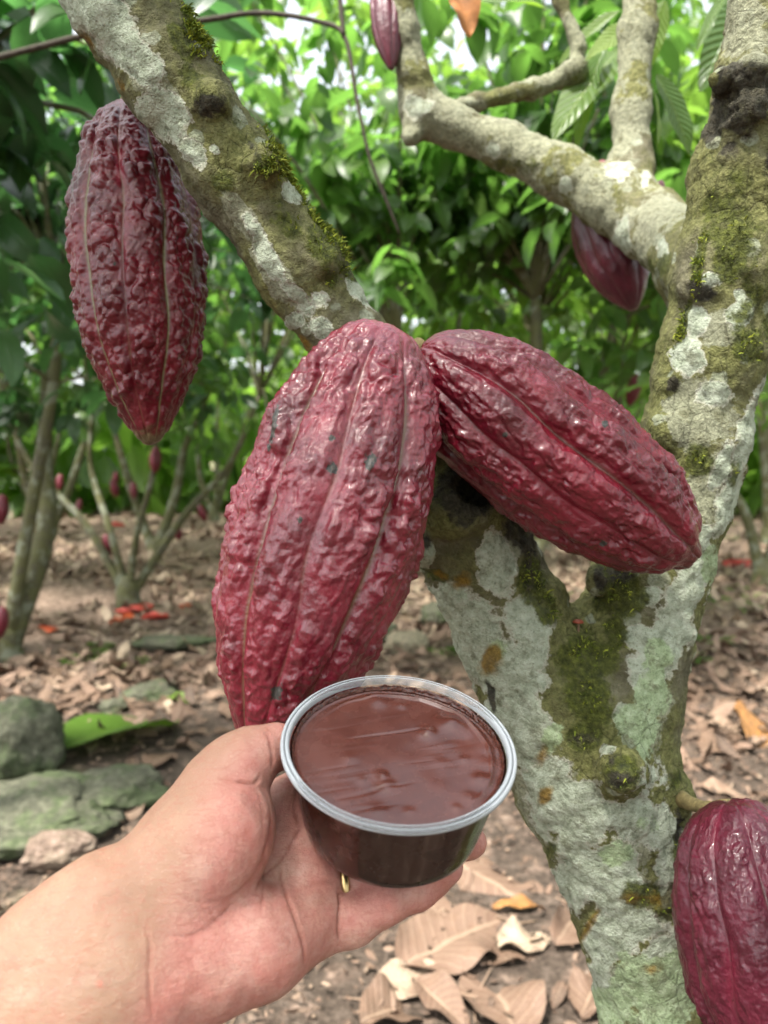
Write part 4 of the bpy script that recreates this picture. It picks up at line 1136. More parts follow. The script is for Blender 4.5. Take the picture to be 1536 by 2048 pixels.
# ------------------------------------------------------------------ the hand and forearm
def make_hand():
    fl = Field((-0.30, -0.33, 0.20), (0.075, -0.085, 0.46), .00115)
    P = lambda px, py, d, r: (cs(px, py, d), r)
    # forearm: two bones side by side
    fl.chain([P(-420, 2300, .265, .0215), P(-120, 2115, .285, .0195), P(110, 1928, .300, .0180), P(230, 1832, .311, .0182), P(310, 1785, .320, .0165)], .03)
    fl.chain([P(-350, 2450, .262, .0220), P(-20, 2230, .282, .0200), P(200, 2045, .298, .0185), P(385, 1935, .314, .0175)], .03)
    fl.chain([P(-100, 2180, .285, .0200), P(150, 1990, .300, .0175), P(330, 1870, .320, .0165)], .03)
    # palm
    wI, wM, wR, wP = P(345, 1785, .335, .0140), P(365, 1835, .335, .0145), P(385, 1885, .330, .0150), P(400, 1930, .324, .0155)
    fl.chain([wI, P(470, 1690, .360, .0125), P(600, 1600, .386, .0115)], .016)
    fl.chain([wM, P(500, 1760, .354, .0125), P(628, 1690, .373, .0115)], .016)
    fl.chain([wR, P(510, 1830, .347, .0130), P(645, 1765, .361, .0115)], .016)
    fl.chain([wP, P(515, 1885, .335, .0145), P(628, 1842, .346, .0120)], .016)
    # ball of the thumb and heel of the hand
    fl.chain([P(335, 1770, .322, .0170), P(402, 1702, .325, .0190), P(450, 1658, .331, .0172), P(470, 1634, .337, .0140)], .016)
    fl.chain([P(430, 1925, .316, .0170), P(520, 1895, .321, .0155), P(592, 1858, .334, .0122)], .014)
    fl.cone(cs(590, 1790, .351), cs(610, 1830, .345), .0125, .0125, .012)
    fl.cone(cs(600, 1700, .362), cs(612, 1740, .357), .0115, .0115, .012)
    fl.cone(cs(575, 1605, .376), cs(585, 1640, .372), .0115, .0115, .012)
    # thumb, tip pressed against the cup wall
    fl.chain([P(365, 1670, .336, .0155), P(442, 1562, .343, .0130)], .014)
    fl.chain([P(436, 1564, .343, .0128), P(478, 1526, .347, .0122), P(508, 1512, .351, .0126)], .008)
    fl.chain([P(510, 1507, .352, .0122), P(550, 1494, .358, .0104), P(592, 1496, .366, .0094), P(612, 1500, .370, .0080)], .003)
    # fingers under the cup
    fl.chain([P(600, 1600, .386, .0118), P(720, 1592, .398, .0100), P(830, 1596, .398, .0090), P(900, 1606, .393, .0082), P(930, 1612, .390, .0072)], .007)
    fl.chain([P(628, 1690, .373, .0118), P(740, 1668, .379, .0100), P(850, 1668, .378, .0092), P(915, 1680, .373, .0082), P(946, 1686, .371, .0070)], .007)
    fl.chain([P(648, 1774, .361, .0112), P(742, 1758, .360, .0096), P(815, 1742, .3585, .0090), P(872, 1738, .3575, .0080), P(898, 1733, .357, .0068)], .006)
    fl.chain([P(626, 1856, .346, .0118), P(702, 1843, .346, .0098), P(775, 1803, .349, .0092), P(833, 1782, .355, .0078), P(868, 1766, .361, .0064)], .005)
    V, F = fl.mesh()
    V = smooth_mesh(V, F, 4)
    N = vnormals(V, F)
    if ((V - V.mean(0)) * N).sum() < 0:
        F = F[:, ::-1]; N = -N
    px, py = topx(V)
    facing = sstep(-0.1, 0.25, -(N * V).sum(1) / np.linalg.norm(V, axis=1))
    crease = np.zeros(len(V)); disp = np.zeros(len(V))
    def polyline(pts, w, depth, dark=1.0, dmax=None):
        nonlocal crease, disp
        C = catmull(np.array(pts, float), len(pts) * 10)
        lo, hi = C.min(0) - 25, C.max(0) + 25
        m = np.where((px > lo[0]) & (px < hi[0]) & (py > lo[1]) & (py < hi[1]))[0]
        d = np.full(len(m), 1e9); tt = np.zeros(len(m))
        for i in range(len(C) - 1):
            a, b = C[i], C[i + 1]
            ab = b - a
            t = np.clip(((px[m] - a[0]) * ab[0] + (py[m] - a[1]) * ab[1]) / (ab @ ab), 0, 1)
            q = np.hypot(px[m] - a[0] - t * ab[0], py[m] - a[1] - t * ab[1])
            u = q < d
            d[u] = q[u]; tt[u] = (i + t[u]) / (len(C) - 1)
        end = sstep(0, .12, tt) * (1 - sstep(.85, 1, tt))
        f = np.exp(-(d / w) ** 2) * facing[m] * end
        crease[m] = np.maximum(crease[m], f * dark)
        disp[m] -= depth * f
        disp[m] += depth * .12 * np.exp(-((d - 2.6 * w) / (1.6 * w)) ** 2) * facing[m] * end
    # life line, head line, heart line, finger and wrist creases
    polyline([(497, 1568), (520, 1576), (537, 1605), (541, 1650), (528, 1710), (495, 1765), (455, 1795), (410, 1805), (370, 1797), (325, 1772)], 2.6, .0004, .6)
    polyline([(507, 1570), (522, 1600), (527, 1640), (520, 1680)], 2.2, .0002, .25)
    polyline([(603, 1655), (580, 1690), (562, 1720), (530, 1750), (508, 1790)], 2.6, .0008, .8)
    polyline([(560, 1722), (562, 1760), (575, 1800), (595, 1850), (608, 1895), (610, 1945)], 2.8, .0010, .85)
    polyline([(530, 1690), (528, 1760), (520, 1830)], 2.6, .0005, .45)
    polyline([(470, 1800), (430, 1845), (385, 1870), (320, 1870)], 2.8, .0006, .45)
    polyline([(676, 1782), (679, 1800), (677, 1840), (678, 1895)], 2.8, .0012, .95)
    polyline([(668, 1722), (680, 1748), (688, 1772), (684, 1795)], 5.0, .0007, .95)  # shade of the gap beside the ring, darkened into the skin colour
    polyline([(610, 1772), (650, 1762), (672, 1768)], 3.5, .0006, .4)
    polyline([(292, 1850), (300, 1900), (298, 1960), (305, 2050)], 3.0, .0006, .5)
    polyline([(532, 1462), (541, 1485), (545, 1510), (543, 1538)], 2.4, .0007, .6)
    polyline([(470, 1563), (492, 1566), (507, 1567), (520, 1556)], 2.6, .0010, .9)
    polyline([(430, 1556), (470, 1562), (500, 1570)], 2.4, .0007, .5)
    polyline([(415, 1535), (450, 1538), (480, 1545)], 2.0, .0003, .3)
    polyline([(600, 1560), (588, 1610), (600, 1655)], 3.0, .0007, .7)
    polyline([(835, 1800), (845, 1776), (843, 1760)], 2.2, .0005, .4)
    polyline([(775, 1830), (768, 1800), (772, 1780)], 2.2, .0004, .3)
    rs = np.random.RandomState(8)
    for _ in range(26):
        x, y = rs.uniform(360, 660), rs.uniform(1600, 1960)
        a = rs.uniform(-.5, .5) + (1.2 if rs.rand() < .5 else -.5)
        l = rs.uniform(25, 60)
        polyline([(x, y), (x + l * .5 * math.cos(a) + 3, y + l * .5 * math.sin(a)), (x + l * math.cos(a), y + l * math.sin(a))], 1.8, .00022, .22)
    disp += .0006 * fbm(V * 60, 2) + .00012 * fbm(V * 260, 3)
    V = V + N * disp[:, None]
    g = lambda x, y, rx, ry: np.exp(-(((px - x) / rx) ** 2 + ((py - y) / ry) ** 2))
    palm = facing * sstep(290, 420, px + .35 * (py - 1800)) * sstep(-70, 40, (py - 1455) * 1.0 - (560 - px) * .72 + 10)
    flush = np.clip(.8 * g(450, 1640, 70, 90) + .8 * g(620, 1820, 45, 70) + .8 * g(380, 1990, 80, 60) + .7 * g(560, 1930, 60, 40) + .7 * g(750, 1830, 90, 40) + .5 * g(545, 1520, 20, 50) + .7 * g(600, 1610, 40, 60) + .6 * g(640, 1720, 40, 40) + .4 * g(470, 1850, 60, 40), 0, 1) * (.45 + .8 * np.clip(noise3(V * 70) + .4, 0, 1)) * facing
    vein = np.clip(g(180, 1960, 60, 18) + g(90, 1990, 70, 16) + .6 * g(230, 1900, 20, 60), 0, 1) * facing
    spot = g(199, 1967, 5, 6)
    org = c2w(cs(-420, 2200, .262))
    root = empty('person', Vector(org), 'left forearm and open hand with a gold ring reaching in to hold the cup', 'person')
    body = link('hand_and_forearm', mesh_np('hand_and_forearm', c2w(V) - org, F, mat_skin(), attrs=dict(palm=palm, flush=flush, crease=np.clip(crease, 0, 1), vein=vein, spot=spot)), root)
    # ring on the ring finger
    a, b = cs(670, 1770, .361), cs(715, 1762, .3605)
    d = (b - a) / np.linalg.norm(b - a)
    c = a + (b - a) * .62
    x = np.cross(d, [0, 1, 0]); x /= np.linalg.norm(x)
    y = np.cross(d, x)
    prof = [(.0108, -.0024), (.0128, -.0022), (.0136, -.0011), (.0138, 0), (.0136, .0011), (.0128, .0022), (.0108, .0024)]
    RV_, RF = lathe(prof, 64)
    RVc = c + RV_[:, :1] * x + RV_[:, 1:2] * y + RV_[:, 2:] * d
    link('ring', mesh_np('finger_ring', c2w(RVc) - org, RF, mat_plain('gold', (.46, .33, .15), .25, .15, 100, .1, .5, 1.0)), root)
make_hand()

# ------------------------------------------------------------------ plantation trees behind
V_TREES = 'cacao trees standing further back in the plantation'
def S(*a): return list(a)
make_tree((-2.20, 4.45, 0), [(.18, .25, 1.7, .062), (-.35, .1, 1.6, .05), (.40, -.1, 2.1, .04)], ((-1.95, 4.3, 2.45), (1.5, 1.2, 1.28), 210, 9),
          'cacao tree with a thick leaning stem at the left edge beside the mossy rocks', None, 101, LEAF_D, size=.17, tone=.5, zmin=1.28, base_r=.075, gap=.15)
make_tree((-1.95, 5.85, 0), [(-.95, .1, 1.5, .031), (-.30, .2, 1.55, .029), (.28, -.1, 1.5, .028), (1.0, .1, 1.6, .034)], ((-1.75, 5.9, 2.55), (1.75, 1.3, 1.40), 160, 9),
          'cacao tree with four thin stems fanning from one base behind the red husks', None, 102, LEAF_N, size=.165, tone=.55, zmin=1.05, base_r=.085)
make_tree((-1.75, 2.0, 0), [(.6, .1, 2.1, .045), (-.2, .3, 2.2, .04)], ((-1.12, 2.05, 2.32), (.85, .55, .80), 62, 9),
          'nearest leafy cacao tree with dark leaves and a thin drooping twig at the upper left', None, 103, LEAF_D, size=.19, tone=.5, zmin=1.45, twigs=30,
          extra=[[np.append(cs(-60, 130, 1.7), .012), np.append(cs(220, 60, 1.65), .011), np.append(cs(395, 42, 1.6), .010), np.append(cs(520, 26, 1.58), .009), np.append(cs(640, 44, 1.56), .008), np.append(cs(690, 75, 1.55), .008), np.append(cs(712, 190, 1.55), .007), np.append(cs(738, 310, 1.56), .006), np.append(cs(772, 400, 1.58), .006), np.append(cs(800, 470, 1.6), .003)],
                 [np.append(cs(688, 75, 1.55), .009), np.append(cs(678, -20, 1.55), .009), np.append(cs(672, -120, 1.55), .009)]])
make_tree((.56, 3.6, 0), [(.15, .1, 1.9, .05), (-.5, -.1, 1.7, .04), (.55, .2, 1.8, .04)], ((.30, 3.6, 2.40), (1.45, .8, 1.20), 290, 9),
          'leafy cacao tree straight behind the two big front pods', None, 104, LEAF_N, size=.15, tone=.58, zmin=1.22, gap=.22)
make_tree((1.50, 4.75, 0), [(-.05, .1, 1.7, .05), (.5, .2, 1.9, .045), (-.6, 0, 1.9, .04)], ((1.55, 4.6, 2.65), (1.6, 1.1, 1.40), 250, 9),
          'bright leaved cacao tree in the gap between the slanting pod and the right limb', None, 105, LEAF_B, size=.165, tone=.55, zmin=1.25, gap=.22)
make_tree((3.30, 6.7, 0), [(-.55, .1, 1.5, .045), (.5, .1, 1.7, .045)], ((3.0, 6.5, 3.0), (1.8, 1.3, 1.70), 260, 9),
          'cacao tree with a low forked stem at the right edge of the clearing', None, 106, LEAF_B, size=.18, tone=.55, zmin=1.35, gap=.15)
make_tree((-2.5, 8.4, 0), [(-.5, .1, 1.7, .05), (.55, .1, 1.7, .055)], ((-2.4, 8.3, 3.4), (2.0, 1.4, 2.1), 260, 8),
          'pale stemmed cacao tree behind the four stemmed one, with a red pod on its stem', None, 107, LEAF_N, FAR_T, size=.22, tone=.55, zmin=1.35)
make_tree((-4.1, 6.6, 0), [(-.4, .1, 1.7, .05), (.5, .1, 1.7, .055)], ((-4.0, 6.5, 2.65), (1.6, 1.4, 1.4), 170, 8),
          'cacao tree half hidden behind the thick left edge stem', None, 108, LEAF_N, FAR_T, size=.21, tone=.45, zmin=1.25)
make_tree((.1, 7.3, 0), [(-.4, .1, 1.7, .05), (.5, .1, 1.7, .055)], ((.1, 7.2, 3.35), (1.9, 1.3, 2.05), 230, 8),
          'cacao tree hidden low down behind the large front pod', None, 109, LEAF_B, FAR_T, size=.19, tone=.6, zmin=1.3, gap=.2)
# rows further off: copies of two trees
far1 = make_tree((-.9, 10.2, 0), [(-.5, .1, 1.7, .05), (.55, .1, 1.7, .055), (.1, -.3, 1.9, .04)], ((-.9, 10.2, 4.0), (2.2, 1.6, 2.75), 150, 8),
                 'small far cacao tree in the hazy bright rows', V_TREES, 120, LEAF_B, FAR_T, size=.23, tone=.6, zmin=1.25, twigs=20, gap=.15)
far2 = make_tree((1.9, 9.2, 0), [(-.6, .1, 1.7, .05), (.45, .1, 1.7, .055)], ((1.9, 9.2, 4.0), (2.2, 1.6, 2.75), 150, 8),
                 'small far cacao tree in the hazy bright rows', V_TREES, 121, LEAF_N, FAR_T, size=.24, tone=.6, zmin=1.3, twigs=20)
def copy_tree(src, loc, rz, sc):
    r = src.copy(); SC.collection.objects.link(r)
    r.location = loc; r.rotation_euler = (0, 0, rz); r.scale = (sc,) * 3
    for chd in list(src.children):
        q = chd.copy(); SC.collection.objects.link(q); q.parent = r
    return r
rg = random.Random(5)
for j, (x, y) in enumerate([(-4.6, 10.6), (4.9, 9.8), (-7.2, 9.4), (-2.9, 13.2), (.6, 13.6), (3.6, 13.0), (-6.2, 13.8), (6.8, 13.2), (-9.5, 13.0), (-1.2, 17), (2.4, 17.4), (-4.8, 17.2), (5.8, 17), (-8.4, 17.6), (9.2, 16.6)]):
    copy_tree(far1 if j % 2 else far2, (x, y, 0), rg.uniform(0, 6.28), rg.uniform(.95, 1.25))

for x, y in [(2.7, -1.9), (.4, -3.6), (3.6, 1.6), (-4.4, .9)]:  # unseen trees added beside and behind the camera to cut sky fill
    o_ = copy_tree(far1, (x, y, 0), rg.uniform(0, 6.28), .78)
    tag(o_, 'unseen cacao tree added out of view to dim the sky fill', 'tree', 'cacao trees added to block sky light')

# a wall of foliage closing the plantation
def far_foliage():
    rng = np.random.RandomState(77)
    n = 3000
    a = rng.uniform(math.radians(28), math.radians(152), n)
    R = rng.uniform(21, 27, n)
    z = rng.rand(n) * 15.5 + .2
    b = np.stack([R * np.cos(a), R * np.sin(a), z], 1)
    b = b[noise3(b * .6) > -.10]
    m = 3800
    a2 = rng.uniform(math.radians(25), math.radians(155), m); R2 = rng.uniform(15, 21, m)
    b2 = np.stack([R2 * np.cos(a2), R2 * np.sin(a2), rng.rand(m) ** 1.5 * 2.6 + .1], 1)
    b = np.vstack([b, b2[noise3(b2 * .7) > -.35]])
    n = len(b)
    d = rng.normal(size=(n, 3)); d[:, 2] -= .5
    V, F, A = scatter(FAR_T, b, d, np.array([0, 0, 1.]) + rng.normal(size=b.shape) * .4, rng.uniform(.7, 1.3, n), np.clip(rng.normal(.6, .2, n), 0, 1), rng)
    tag(link('foliage', mesh_np('far_foliage', V, F, LEAF_B, attrs=A)), 'distant mass of bright foliage closing off the plantation', 'foliage', kind='stuff')
far_foliage()

# ------------------------------------------------------------------ small pods on the trees behind
POD_FAR = mat_plain('far_pod_red', (.12, .012, .022), .4, .35, 40, .4, .5)
def far_pods():
    X, F, A = make_pod_mesh('far_pod', .19, .042, P_LEFT, 61, 46, 50, .0015, None)
    me = mesh_np('far_pod', X, F, POD_FAR)
    src = None
    for px, py, d in [(312, 905, 5.6), (357, 1065, 8.2), (225, 970, 6.2), (5, 1000, 4.6), (70, 1045, 7.8), (232, 955, 8.2), (265, 975, 8.3), (210, 1080, 6.0), (398, 1020, 8.1), (6, 1225, 4.35), (1197, 730, 4.5), (1275, 760, 4.6), (160, 1010, 9), (120, 960, 9)]:
        p = PW(px, py - 12, d)
        if src is None:
            src = tag(link('cacao_pod', me), 'small red cacao pod on the stem of a tree further back', 'cacao pod', 'small pods on the trees further back')
            o = src
        else:
            o = src.copy(); SC.collection.objects.link(o)
        o.location = p
        o.rotation_euler = (rg.uniform(-.25, .25), rg.uniform(-.25, .25), rg.uniform(0, 6))
        o.scale = (rg.uniform(.8, 1.05),) * 3
far_pods()

# ------------------------------------------------------------------ rocks
def rock(name, px, py, size, seed, mat, label, rot=0.0, sink=.25, z=None, cat='rock'):
    loc = GP(px, py)
    rng = np.random.RandomState(seed)
    n = 48
    th, ph = np.meshgrid(np.linspace(0.001, np.pi - .001, n), np.linspace(0, 2 * np.pi, 2 * n, endpoint=False), indexing='ij')
    D = np.stack([np.sin(th) * np.cos(ph), np.sin(th) * np.sin(ph), np.cos(th)], -1).reshape(-1, 3)
    # facet the ball with a few random planes, then roughen
    r = np.ones(len(D))
    for _ in range(9):
        v = rng.normal(size=3); v /= np.linalg.norm(v)
        c = D @ v
        r = np.minimum(r, np.where(c > .05, rng.uniform(.62, .9) / np.maximum(c, .05), 9))
    r = r * (1 + .13 * fbm(D * 2.4 + seed, 4)) + .03 * fbm(D * 9 + seed, 3)
    V = D * r[:, None] * np.array(size)
    c_, s_ = math.cos(rot), math.sin(rot)
    V = V @ np.array([[c_, s_, 0], [-s_, c_, 0], [0, 0, 1]])
    V[:, 2] += size[2] * (1 - sink * 2) if z is None else z
    o = link(name, mesh_np(name, V, grid_faces(n, 2 * n, wrap_v=True), mat), loc=Vector(loc))
    return tag(o, label, cat)
ROCK_G = mat_rock('rock_grey_green', (.075, .076, .050), (.14, .14, .095), .9)
ROCK_P = mat_rock('rock_pinkish', (.17, .12, .09), (.29, .22, .175), .2)
ROCK_T = mat_rock('rock_tan', (.22, .19, .13), (.40, .33, .23), .3)
rock('rock', 20, 1545, (.21, .20, .19), 3, ROCK_G, 'rounded mossy boulder at the left edge above a flat slab')
rock('rock', 70, 1650, (.30, .24, .075), 4, ROCK_G, 'broad flat grey green slab of rock beside the forearm', .25, .2)
rock('rock', 225, 1600, (.21, .16, .055), 14, ROCK_G, 'flat grey stone at the right end of the mossy slab', .5, .2)
rock('rock', 110, 1720, (.11, .07, .055), 6, ROCK_P, 'pitted pinkish stone in front of the flat slab', .4)
rock('rock', 815, 1300, (.16, .11, .075), 7, ROCK_T, 'tan boulder behind the chocolate cup beside the forked trunk', .3)
rock('rock', 760, 1275, (.14, .10, .07), 8, ROCK_G, 'dark mossy stone at the tip side of the large front pod', .1)
rock('rock', 872, 1245, (.13, .10, .10), 9, ROCK_G, 'grey stone tucked behind the left side of the trunk fork', .9)
rock('rock', 300, 1395, (.15, .11, .05), 10, ROCK_G, 'low grey stone in the litter above the green fallen leaf', .9)
rock('rock', 235, 1425, (.09, .07, .045), 12, ROCK_G, 'small grey stone touching the green fallen leaf', .2)
rock('rock', 360, 1290, (.30, .12, .045), 13, ROCK_G, 'long low mossy stone in shade left of the large front pod', .1)

# ------------------------------------------------------------------ litter on the ground
def litter():
    rng = np.random.RandomState(21)
    temps = [leaf_template(7, 5, d, f, w, wv, i) for i, (d, f, w, wv) in enumerate([(.5, .2, .2, .03), (.9, .4, .19, .04), (-.5, -.3, .2, .03), (.2, .1, .22, .05), (1.3, .5, .17, .04), (-.9, .2, .19, .04)])]
    def area(n, y0, y1, size, jit):
        y = np.sqrt(rng.uniform(y0 ** 2, y1 ** 2, n))
        x = rng.uniform(-.62, .62, n) * (y + .4)
        dens = noise3(np.stack([x * .9, y * .9, y * 0], 1))
        keep = dens > rng.uniform(-.75, .55, n)
        x, y = x[keep], y[keep]
        n = len(x)
        b = np.stack([x, y, gz(x, y) + rng.uniform(.004, .03, n)], 1)
        a = rng.rand(n) * 2 * np.pi
        d = np.stack([np.cos(a), np.sin(a), rng.uniform(-.12, .30, n)], 1)
        up = np.array([0, 0, 1.]) * np.where(rng.rand(n) < .6, 1, -1)[:, None] + rng.normal(size=b.shape) * jit
        return b, d, up, rng.uniform(.55, 1.15, n) * size, np.clip(rng.normal(.5, .30, n) - .22 * (y < 3.9) + .30 * np.clip((y - 4.2) / 1.5, 0, 1), 0, 1)  # farther leaves get a lighter tone, sunlight painted into the litter
    parts = [area(620, 1.5, 4.5, .13, .25), area(8500, 3.0, 9.0, .15, .35), area(5000, 7.0, 17.0, .22, .4), area(5200, 1.3, 4.2, .035, .5), area(5200, 1.3, 3.2, .016, .7)]
    b, d, up, s, t = [np.concatenate(q) for q in zip(*parts)]
    V, F, A = scatter(temps, b, d, up, s, t, rng)
    tag(link('leaf_litter', mesh_np('leaf_litter', V, F, DRY, attrs=A)), 'brown leaf litter strewn over the dark soil', 'leaf litter', kind='stuff')
    # crumbs and twigs of the soil
    n = 1500
    y = np.sqrt(rng.uniform(1.3 ** 2, 4.5 ** 2, n)); x = rng.uniform(-.6, .6, n) * (y + .3)
    Vs, Fs, o = [], [], 0
    tt = []
    for i in range(n):
        L = rng.uniform(.012, .09) if rng.rand() < .6 else rng.uniform(.005, .012)
        r = rng.uniform(.0012, .0035) if L > .012 else rng.uniform(.004, .011)
        a = rng.rand() * 6.3
        p = np.array([x[i], y[i], float(gz(x[i:i + 1], y[i:i + 1])[0]) + r * .8])
        e = np.array([math.cos(a) * L, math.sin(a) * L, rng.uniform(-.002, .012)])
        q, f = tube([(*p, r * .7), (*(p + e * .5), r), (*(p + e), r * .5)], 5, 2)
        Vs.append(q); Fs.append(f + o); o += len(q); tt.append(np.full(len(q), rng.rand() * .6))
    V, F = np.vstack(Vs), np.vstack(Fs)
    tag(link('soil_debris', mesh_np('soil_debris', V, clean_quads(F), DRY, attrs=dict(tone=np.concatenate(tt)))), 'loose twigs and crumbs scattered on the dark soil', 'debris', kind='stuff')
litter()

def fallen(px0, py0, px1, py1, wid, tone, label, seed, mat=DRY, lift=.02, curl=.5, fold=.15, wav=.035, roll=0.0, group=None, cat='fallen leaf'):
    a, b = GP(px0, py0, .012), GP(px1, py1, .012)
    a[2] = gz(a[:1], a[1:2])[0] + lift; b[2] = gz(b[:1], b[1:2])[0] + lift
    L = np.linalg.norm(b - a)
    T = leaf_template(26, 11, curl, fold, wid, wav, seed)
    rr = np.random.RandomState(seed)
    V, F, A = scatter([T], np.zeros((1, 3)), (b - a + np.array([0, 0, .10 * L * (1 if curl > 0 else 0)]))[None], np.array([[roll, -.1, 1.]]), np.array([L * 1.05]), np.array([tone]), rr)
    V = V + .004 * np.stack([noise3(V * 22 + seed), noise3(V * 22 + seed + 9), 1.6 * noise3(V * 20 + seed + 5)], 1)
    o = link('fallen_leaf', mesh_np('fallen_leaf', V, F, mat, attrs=A), loc=Vector(a))
    return tag(o, label, cat, group)
GREEN_LEAF = mat_leaf('leaf_fallen_green', (.04, .085, .008), (.075, .15, .012), (.13, .21, .025), .2, .5)
YEL = mat_plain('yellowed_leaf', (.24, .115, .035), .6, .4, 40, .5)
fallen(800, 1950, 1008, 1838, .30, .50, 'broad tan dried leaf lying just right of the little finger', 1, curl=.35)
fallen(870, 1720, 1115, 1830, .27, .42, 'large pinkish brown dried leaf lying below the right side of the cup', 2, fold=-.3)
fallen(1040, 2100, 965, 1900, .28, .44, 'long brown dried leaf curving down at the bottom edge of the picture', 3, curl=.8, fold=.35)
fallen(995, 1905, 1100, 1880, .34, 1.0, 'pale cream dried leaf next to the long brown curved leaf', 4, wav=.06)
fallen(745, 1985, 900, 1955, .30, .88, 'yellowish dried leaf overlapping a rusty one at the bottom', 5, wav=.05)
fallen(720, 2060, 860, 2000, .34, .22, 'rusty red brown curled leaf at the bottom edge', 6, curl=1.0, fold=.5, wav=.05)
fallen(830, 1975, 935, 2060, .25, .45, 'grey brown folded leaf between the rusty one and the long curved one', 7, fold=.6)
fallen(1160, 2040, 1215, 1950, .30, .35, 'crumpled brown leaf against the foot of the lit trunk', 8, wav=.08)
fallen(1110, 1905, 1165, 1835, .26, .40, 'small brown leaf on edge beside the trunk', 9, fold=.5, roll=.7)
fallen(985, 1825, 1085, 1815, .16, .6, 'narrow orange leaf strip under the large pinkish leaf', 10, mat=YEL, fold=.4)
fallen(825, 1790, 900, 1850, .30, .40, 'dull brown leaf half under the broad tan leaf', 11, wav=.05)
fallen(1315, 1500, 1400, 1540, .22, .55, 'tan leaf in litter just right of the trunk knob', 12)
fallen(1330, 1400, 1450, 1372, .22, .55, 'long tan leaf right of the forked trunk', 13, fold=-.3)
fallen(1420, 1440, 1540, 1462, .24, .8, 'pale leaf with a curled rim at the right edge', 14, curl=1.0)
fallen(1400, 1505, 1490, 1480, .28, .28, 'reddish brown leaf near the right edge below the pale curled leaf', 15)
fallen(1390, 1570, 1500, 1600, .2, .7, 'light brown leaf just above the plum red pod', 16)
fallen(1440, 1295, 1540, 1300, .10, .45, 'long narrow tan leaf lying flat at the right edge of the clearing', 17, fold=.3)
fallen(1500, 1485, 1560, 1430, .3, .4, 'yellowing leaf standing up at the right edge', 18, mat=YEL, fold=.5, roll=.3, lift=.01)
fallen(900, 1335, 985, 1355, .22, .7, 'pale tan leaf between the cup rim and the trunk', 19)
fallen(118, 1520, 340, 1436, .46, .3, 'bright green fallen leaf beside the mossy boulder', 20, mat=GREEN_LEAF, fold=.2, wav=.015, lift=.05, roll=-.25)
fallen(335, 1400, 385, 1403, .32, .9, 'small lime green leaf lying in brown litter', 21, mat=GREEN_LEAF)
fallen(400, 1350, 425, 1335, .3, .9, 'yellow green leaf in the shade left of the large pod', 22, mat=GREEN_LEAF)
fallen(290, 1380, 355, 1355, .3, .25, 'reddish brown leaf above the lime green one', 23)
fallen(455, 1440, 500, 1400, .3, .45, 'tan leaf beside the lower tip of the large pod', 24)
fallen(300, 1540, 340, 1500, .3, .25, 'dull pink leaf lying right of the flat slab', 25)

# red husks lying about
HUSK = mat_plain('red_orange_husk', (.40, .045, .028), .5, .35, 25, .4)
HUSK_O = mat_plain('orange_husk', (.45, .09, .03), .5, .3, 25, .4)
def husk(px, py, L, wid, mat, label, seed, rz=0.0, group='red husks on the ground'):
    loc = GP(px, py)
    loc[2] = gz(loc[:1], loc[1:2])[0]
    n, m = 16, 22
    u = np.linspace(0, 1, n); a = np.linspace(-.25 * np.pi, 1.25 * np.pi, m)
    U, A = np.meshgrid(u, a, indexing='ij')
    r = wid * np.sin(np.pi * np.clip(U, .02, .98)) ** .55 * (1 + .10 * np.cos(A * 8))
    out = np.stack([(U - .5) * L, r * np.cos(A), -r * np.sin(A) * .8 + wid * .8], -1)
    inn = np.stack([(U - .5) * L * .96, r * .86 * np.cos(A), -r * .86 * np.sin(A) * .8 + wid * .8], -1)
    V = np.concatenate([out.reshape(-1, 3), inn.reshape(-1, 3)])
    V = V * np.array([1.25, 1.2, .7])
    V += .020 * np.stack([noise3(V * 14 + seed), noise3(V * 14 + seed + 4), noise3(V * 14 + seed + 8)], 1)
    F = grid_faces(n, m)
    k = n * m
    fs = [F, F[:, ::-1] + k]
    i = np.arange(n - 1)
    fs.append(np.stack([i * m, (i + 1) * m, (i + 1) * m + k, i * m + k], 1))
    fs.append(np.stack([i * m + m - 1, i * m + m - 1 + k, (i + 1) * m + m - 1 + k, (i + 1) * m + m - 1], 1))
    o = link('pod_husk', mesh_np('pod_husk', V, np.vstack(fs), mat), loc=Vector(loc))
    o.rotation_euler = (rg.uniform(-.3, .3), rg.uniform(-.2, .2), rz)
    return tag(o, label, 'pod husk', group)
husk(270, 1222, .22, .055, HUSK, 'largest red husk half in the pile below the four stemmed tree', 1, .3)
husk(243, 1238, .16, .05, HUSK_O, 'orange husk at the left end of the pile below the four stemmed tree', 2, .9)
husk(312, 1234, .18, .045, HUSK, 'narrow red husk at the right end of the pile below the four stemmed tree', 3, -.3)
husk(92, 1262, .11, .045, HUSK_O, 'lone orange husk on the litter near the left edge tree', 4, .5)
husk(370, 1215, .07, .03, HUSK_O, 'tiny orange husk beside the edge of the large front pod', 5, .1)
husk(1478, 1136, .30, .06, HUSK, 'long red husk on the ground at the right edge', 6, .1)
husk(1535, 1130, .20, .06, HUSK_O, 'orange husk next to the long red one at the right edge', 7, -.2)
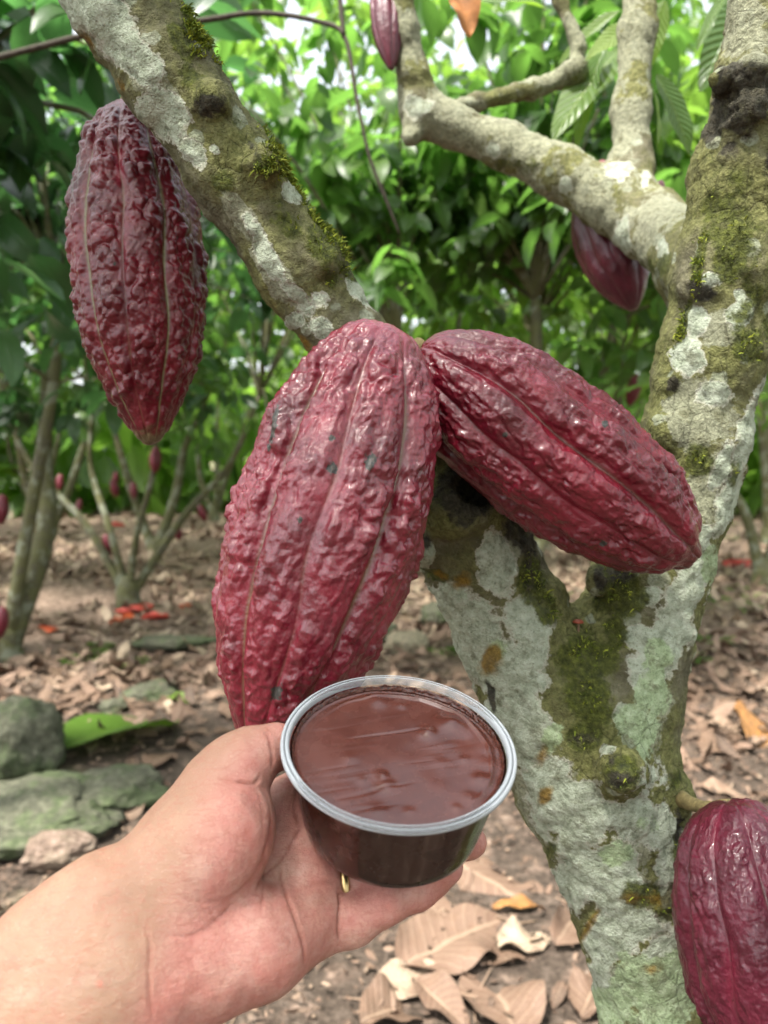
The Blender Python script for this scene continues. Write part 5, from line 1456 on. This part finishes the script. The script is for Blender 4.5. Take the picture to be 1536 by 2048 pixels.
husk(234, 1052, .25, .06, HUSK, 'far red husk on the sunlit litter between the thin stems', 8, .1)

# little green weeds
def weeds():
    rng = np.random.RandomState(9)
    b, d, up, s = [], [], [], []
    spots = [(905, 1305, 9, .10), (930, 1290, 7, .1), (1140, 1195, 6, .08), (1400, 1290, 16, .22), (1380, 1325, 10, .18), (1440, 1215, 22, .5), (1350, 1320, 8, .1), (1490, 1190, 14, .4), (1380, 1200, 8, .3), (180, 1315, 9, .18), (210, 1290, 6, .15), (250, 1330, 5, .12), (1440, 1050, 20, .6), (1390, 1080, 14, .5)]
    for px, py, n, sp_ in spots:
        c = GP(px, py)
        for _ in range(n):
            p = c + rng.normal(size=3) * sp_ * .5
            z = gz(p[:1], p[1:2])[0]
            k = rng.randint(3, 6)
            a0 = rng.rand() * 6
            for q in range(k):
                a = a0 + q * 6.28 / k
                b.append((p[0], p[1], z + .025)); d.append((math.cos(a), math.sin(a), .45)); up.append((0, 0, 1)); s.append(rng.uniform(.03, .06))
    b, d, up, s = map(np.array, (b, d, up, s))
    V, F, A = scatter(FAR_T, b, d.astype(float), up.astype(float), s, np.clip(rng.normal(.6, .2, len(b)), 0, 1), rng)
    tag(link('weeds', mesh_np('weeds', V, F, LEAF_B, attrs=A)), 'tiny green weeds sprouting through the litter', 'weeds', kind='stuff')
weeds()

# small mushroom in the fork
def mushroom():
    p = PW(1156, 1262, .568)
    root = empty('mushroom', Vector(p), 'tiny rust red mushroom growing in the fork of the trunk', 'mushroom')
    V, F = lathe([(.0004, .0085), (.0016, .0086), (.0030, .0080), (.0040, .0070), (.0042, .0064), (.0036, .0062), (.0008, .0066), (.0004, .0066)], 28)
    link('cap', mesh_np('mushroom_cap', V, F, mat_plain('mushroom_red', (.22, .05, .022), .5, .3, 300)), root)
    V, F = tube([(0, 0, -.004, .0009), (.0004, 0, .003, .0008), (0, 0, .0068, .0008)], 10, 4)
    link('stem', mesh_np('mushroom_stem', V, clean_quads(F), mat_plain('mushroom_stem', (.20, .12, .07), .6)), root)
mushroom()
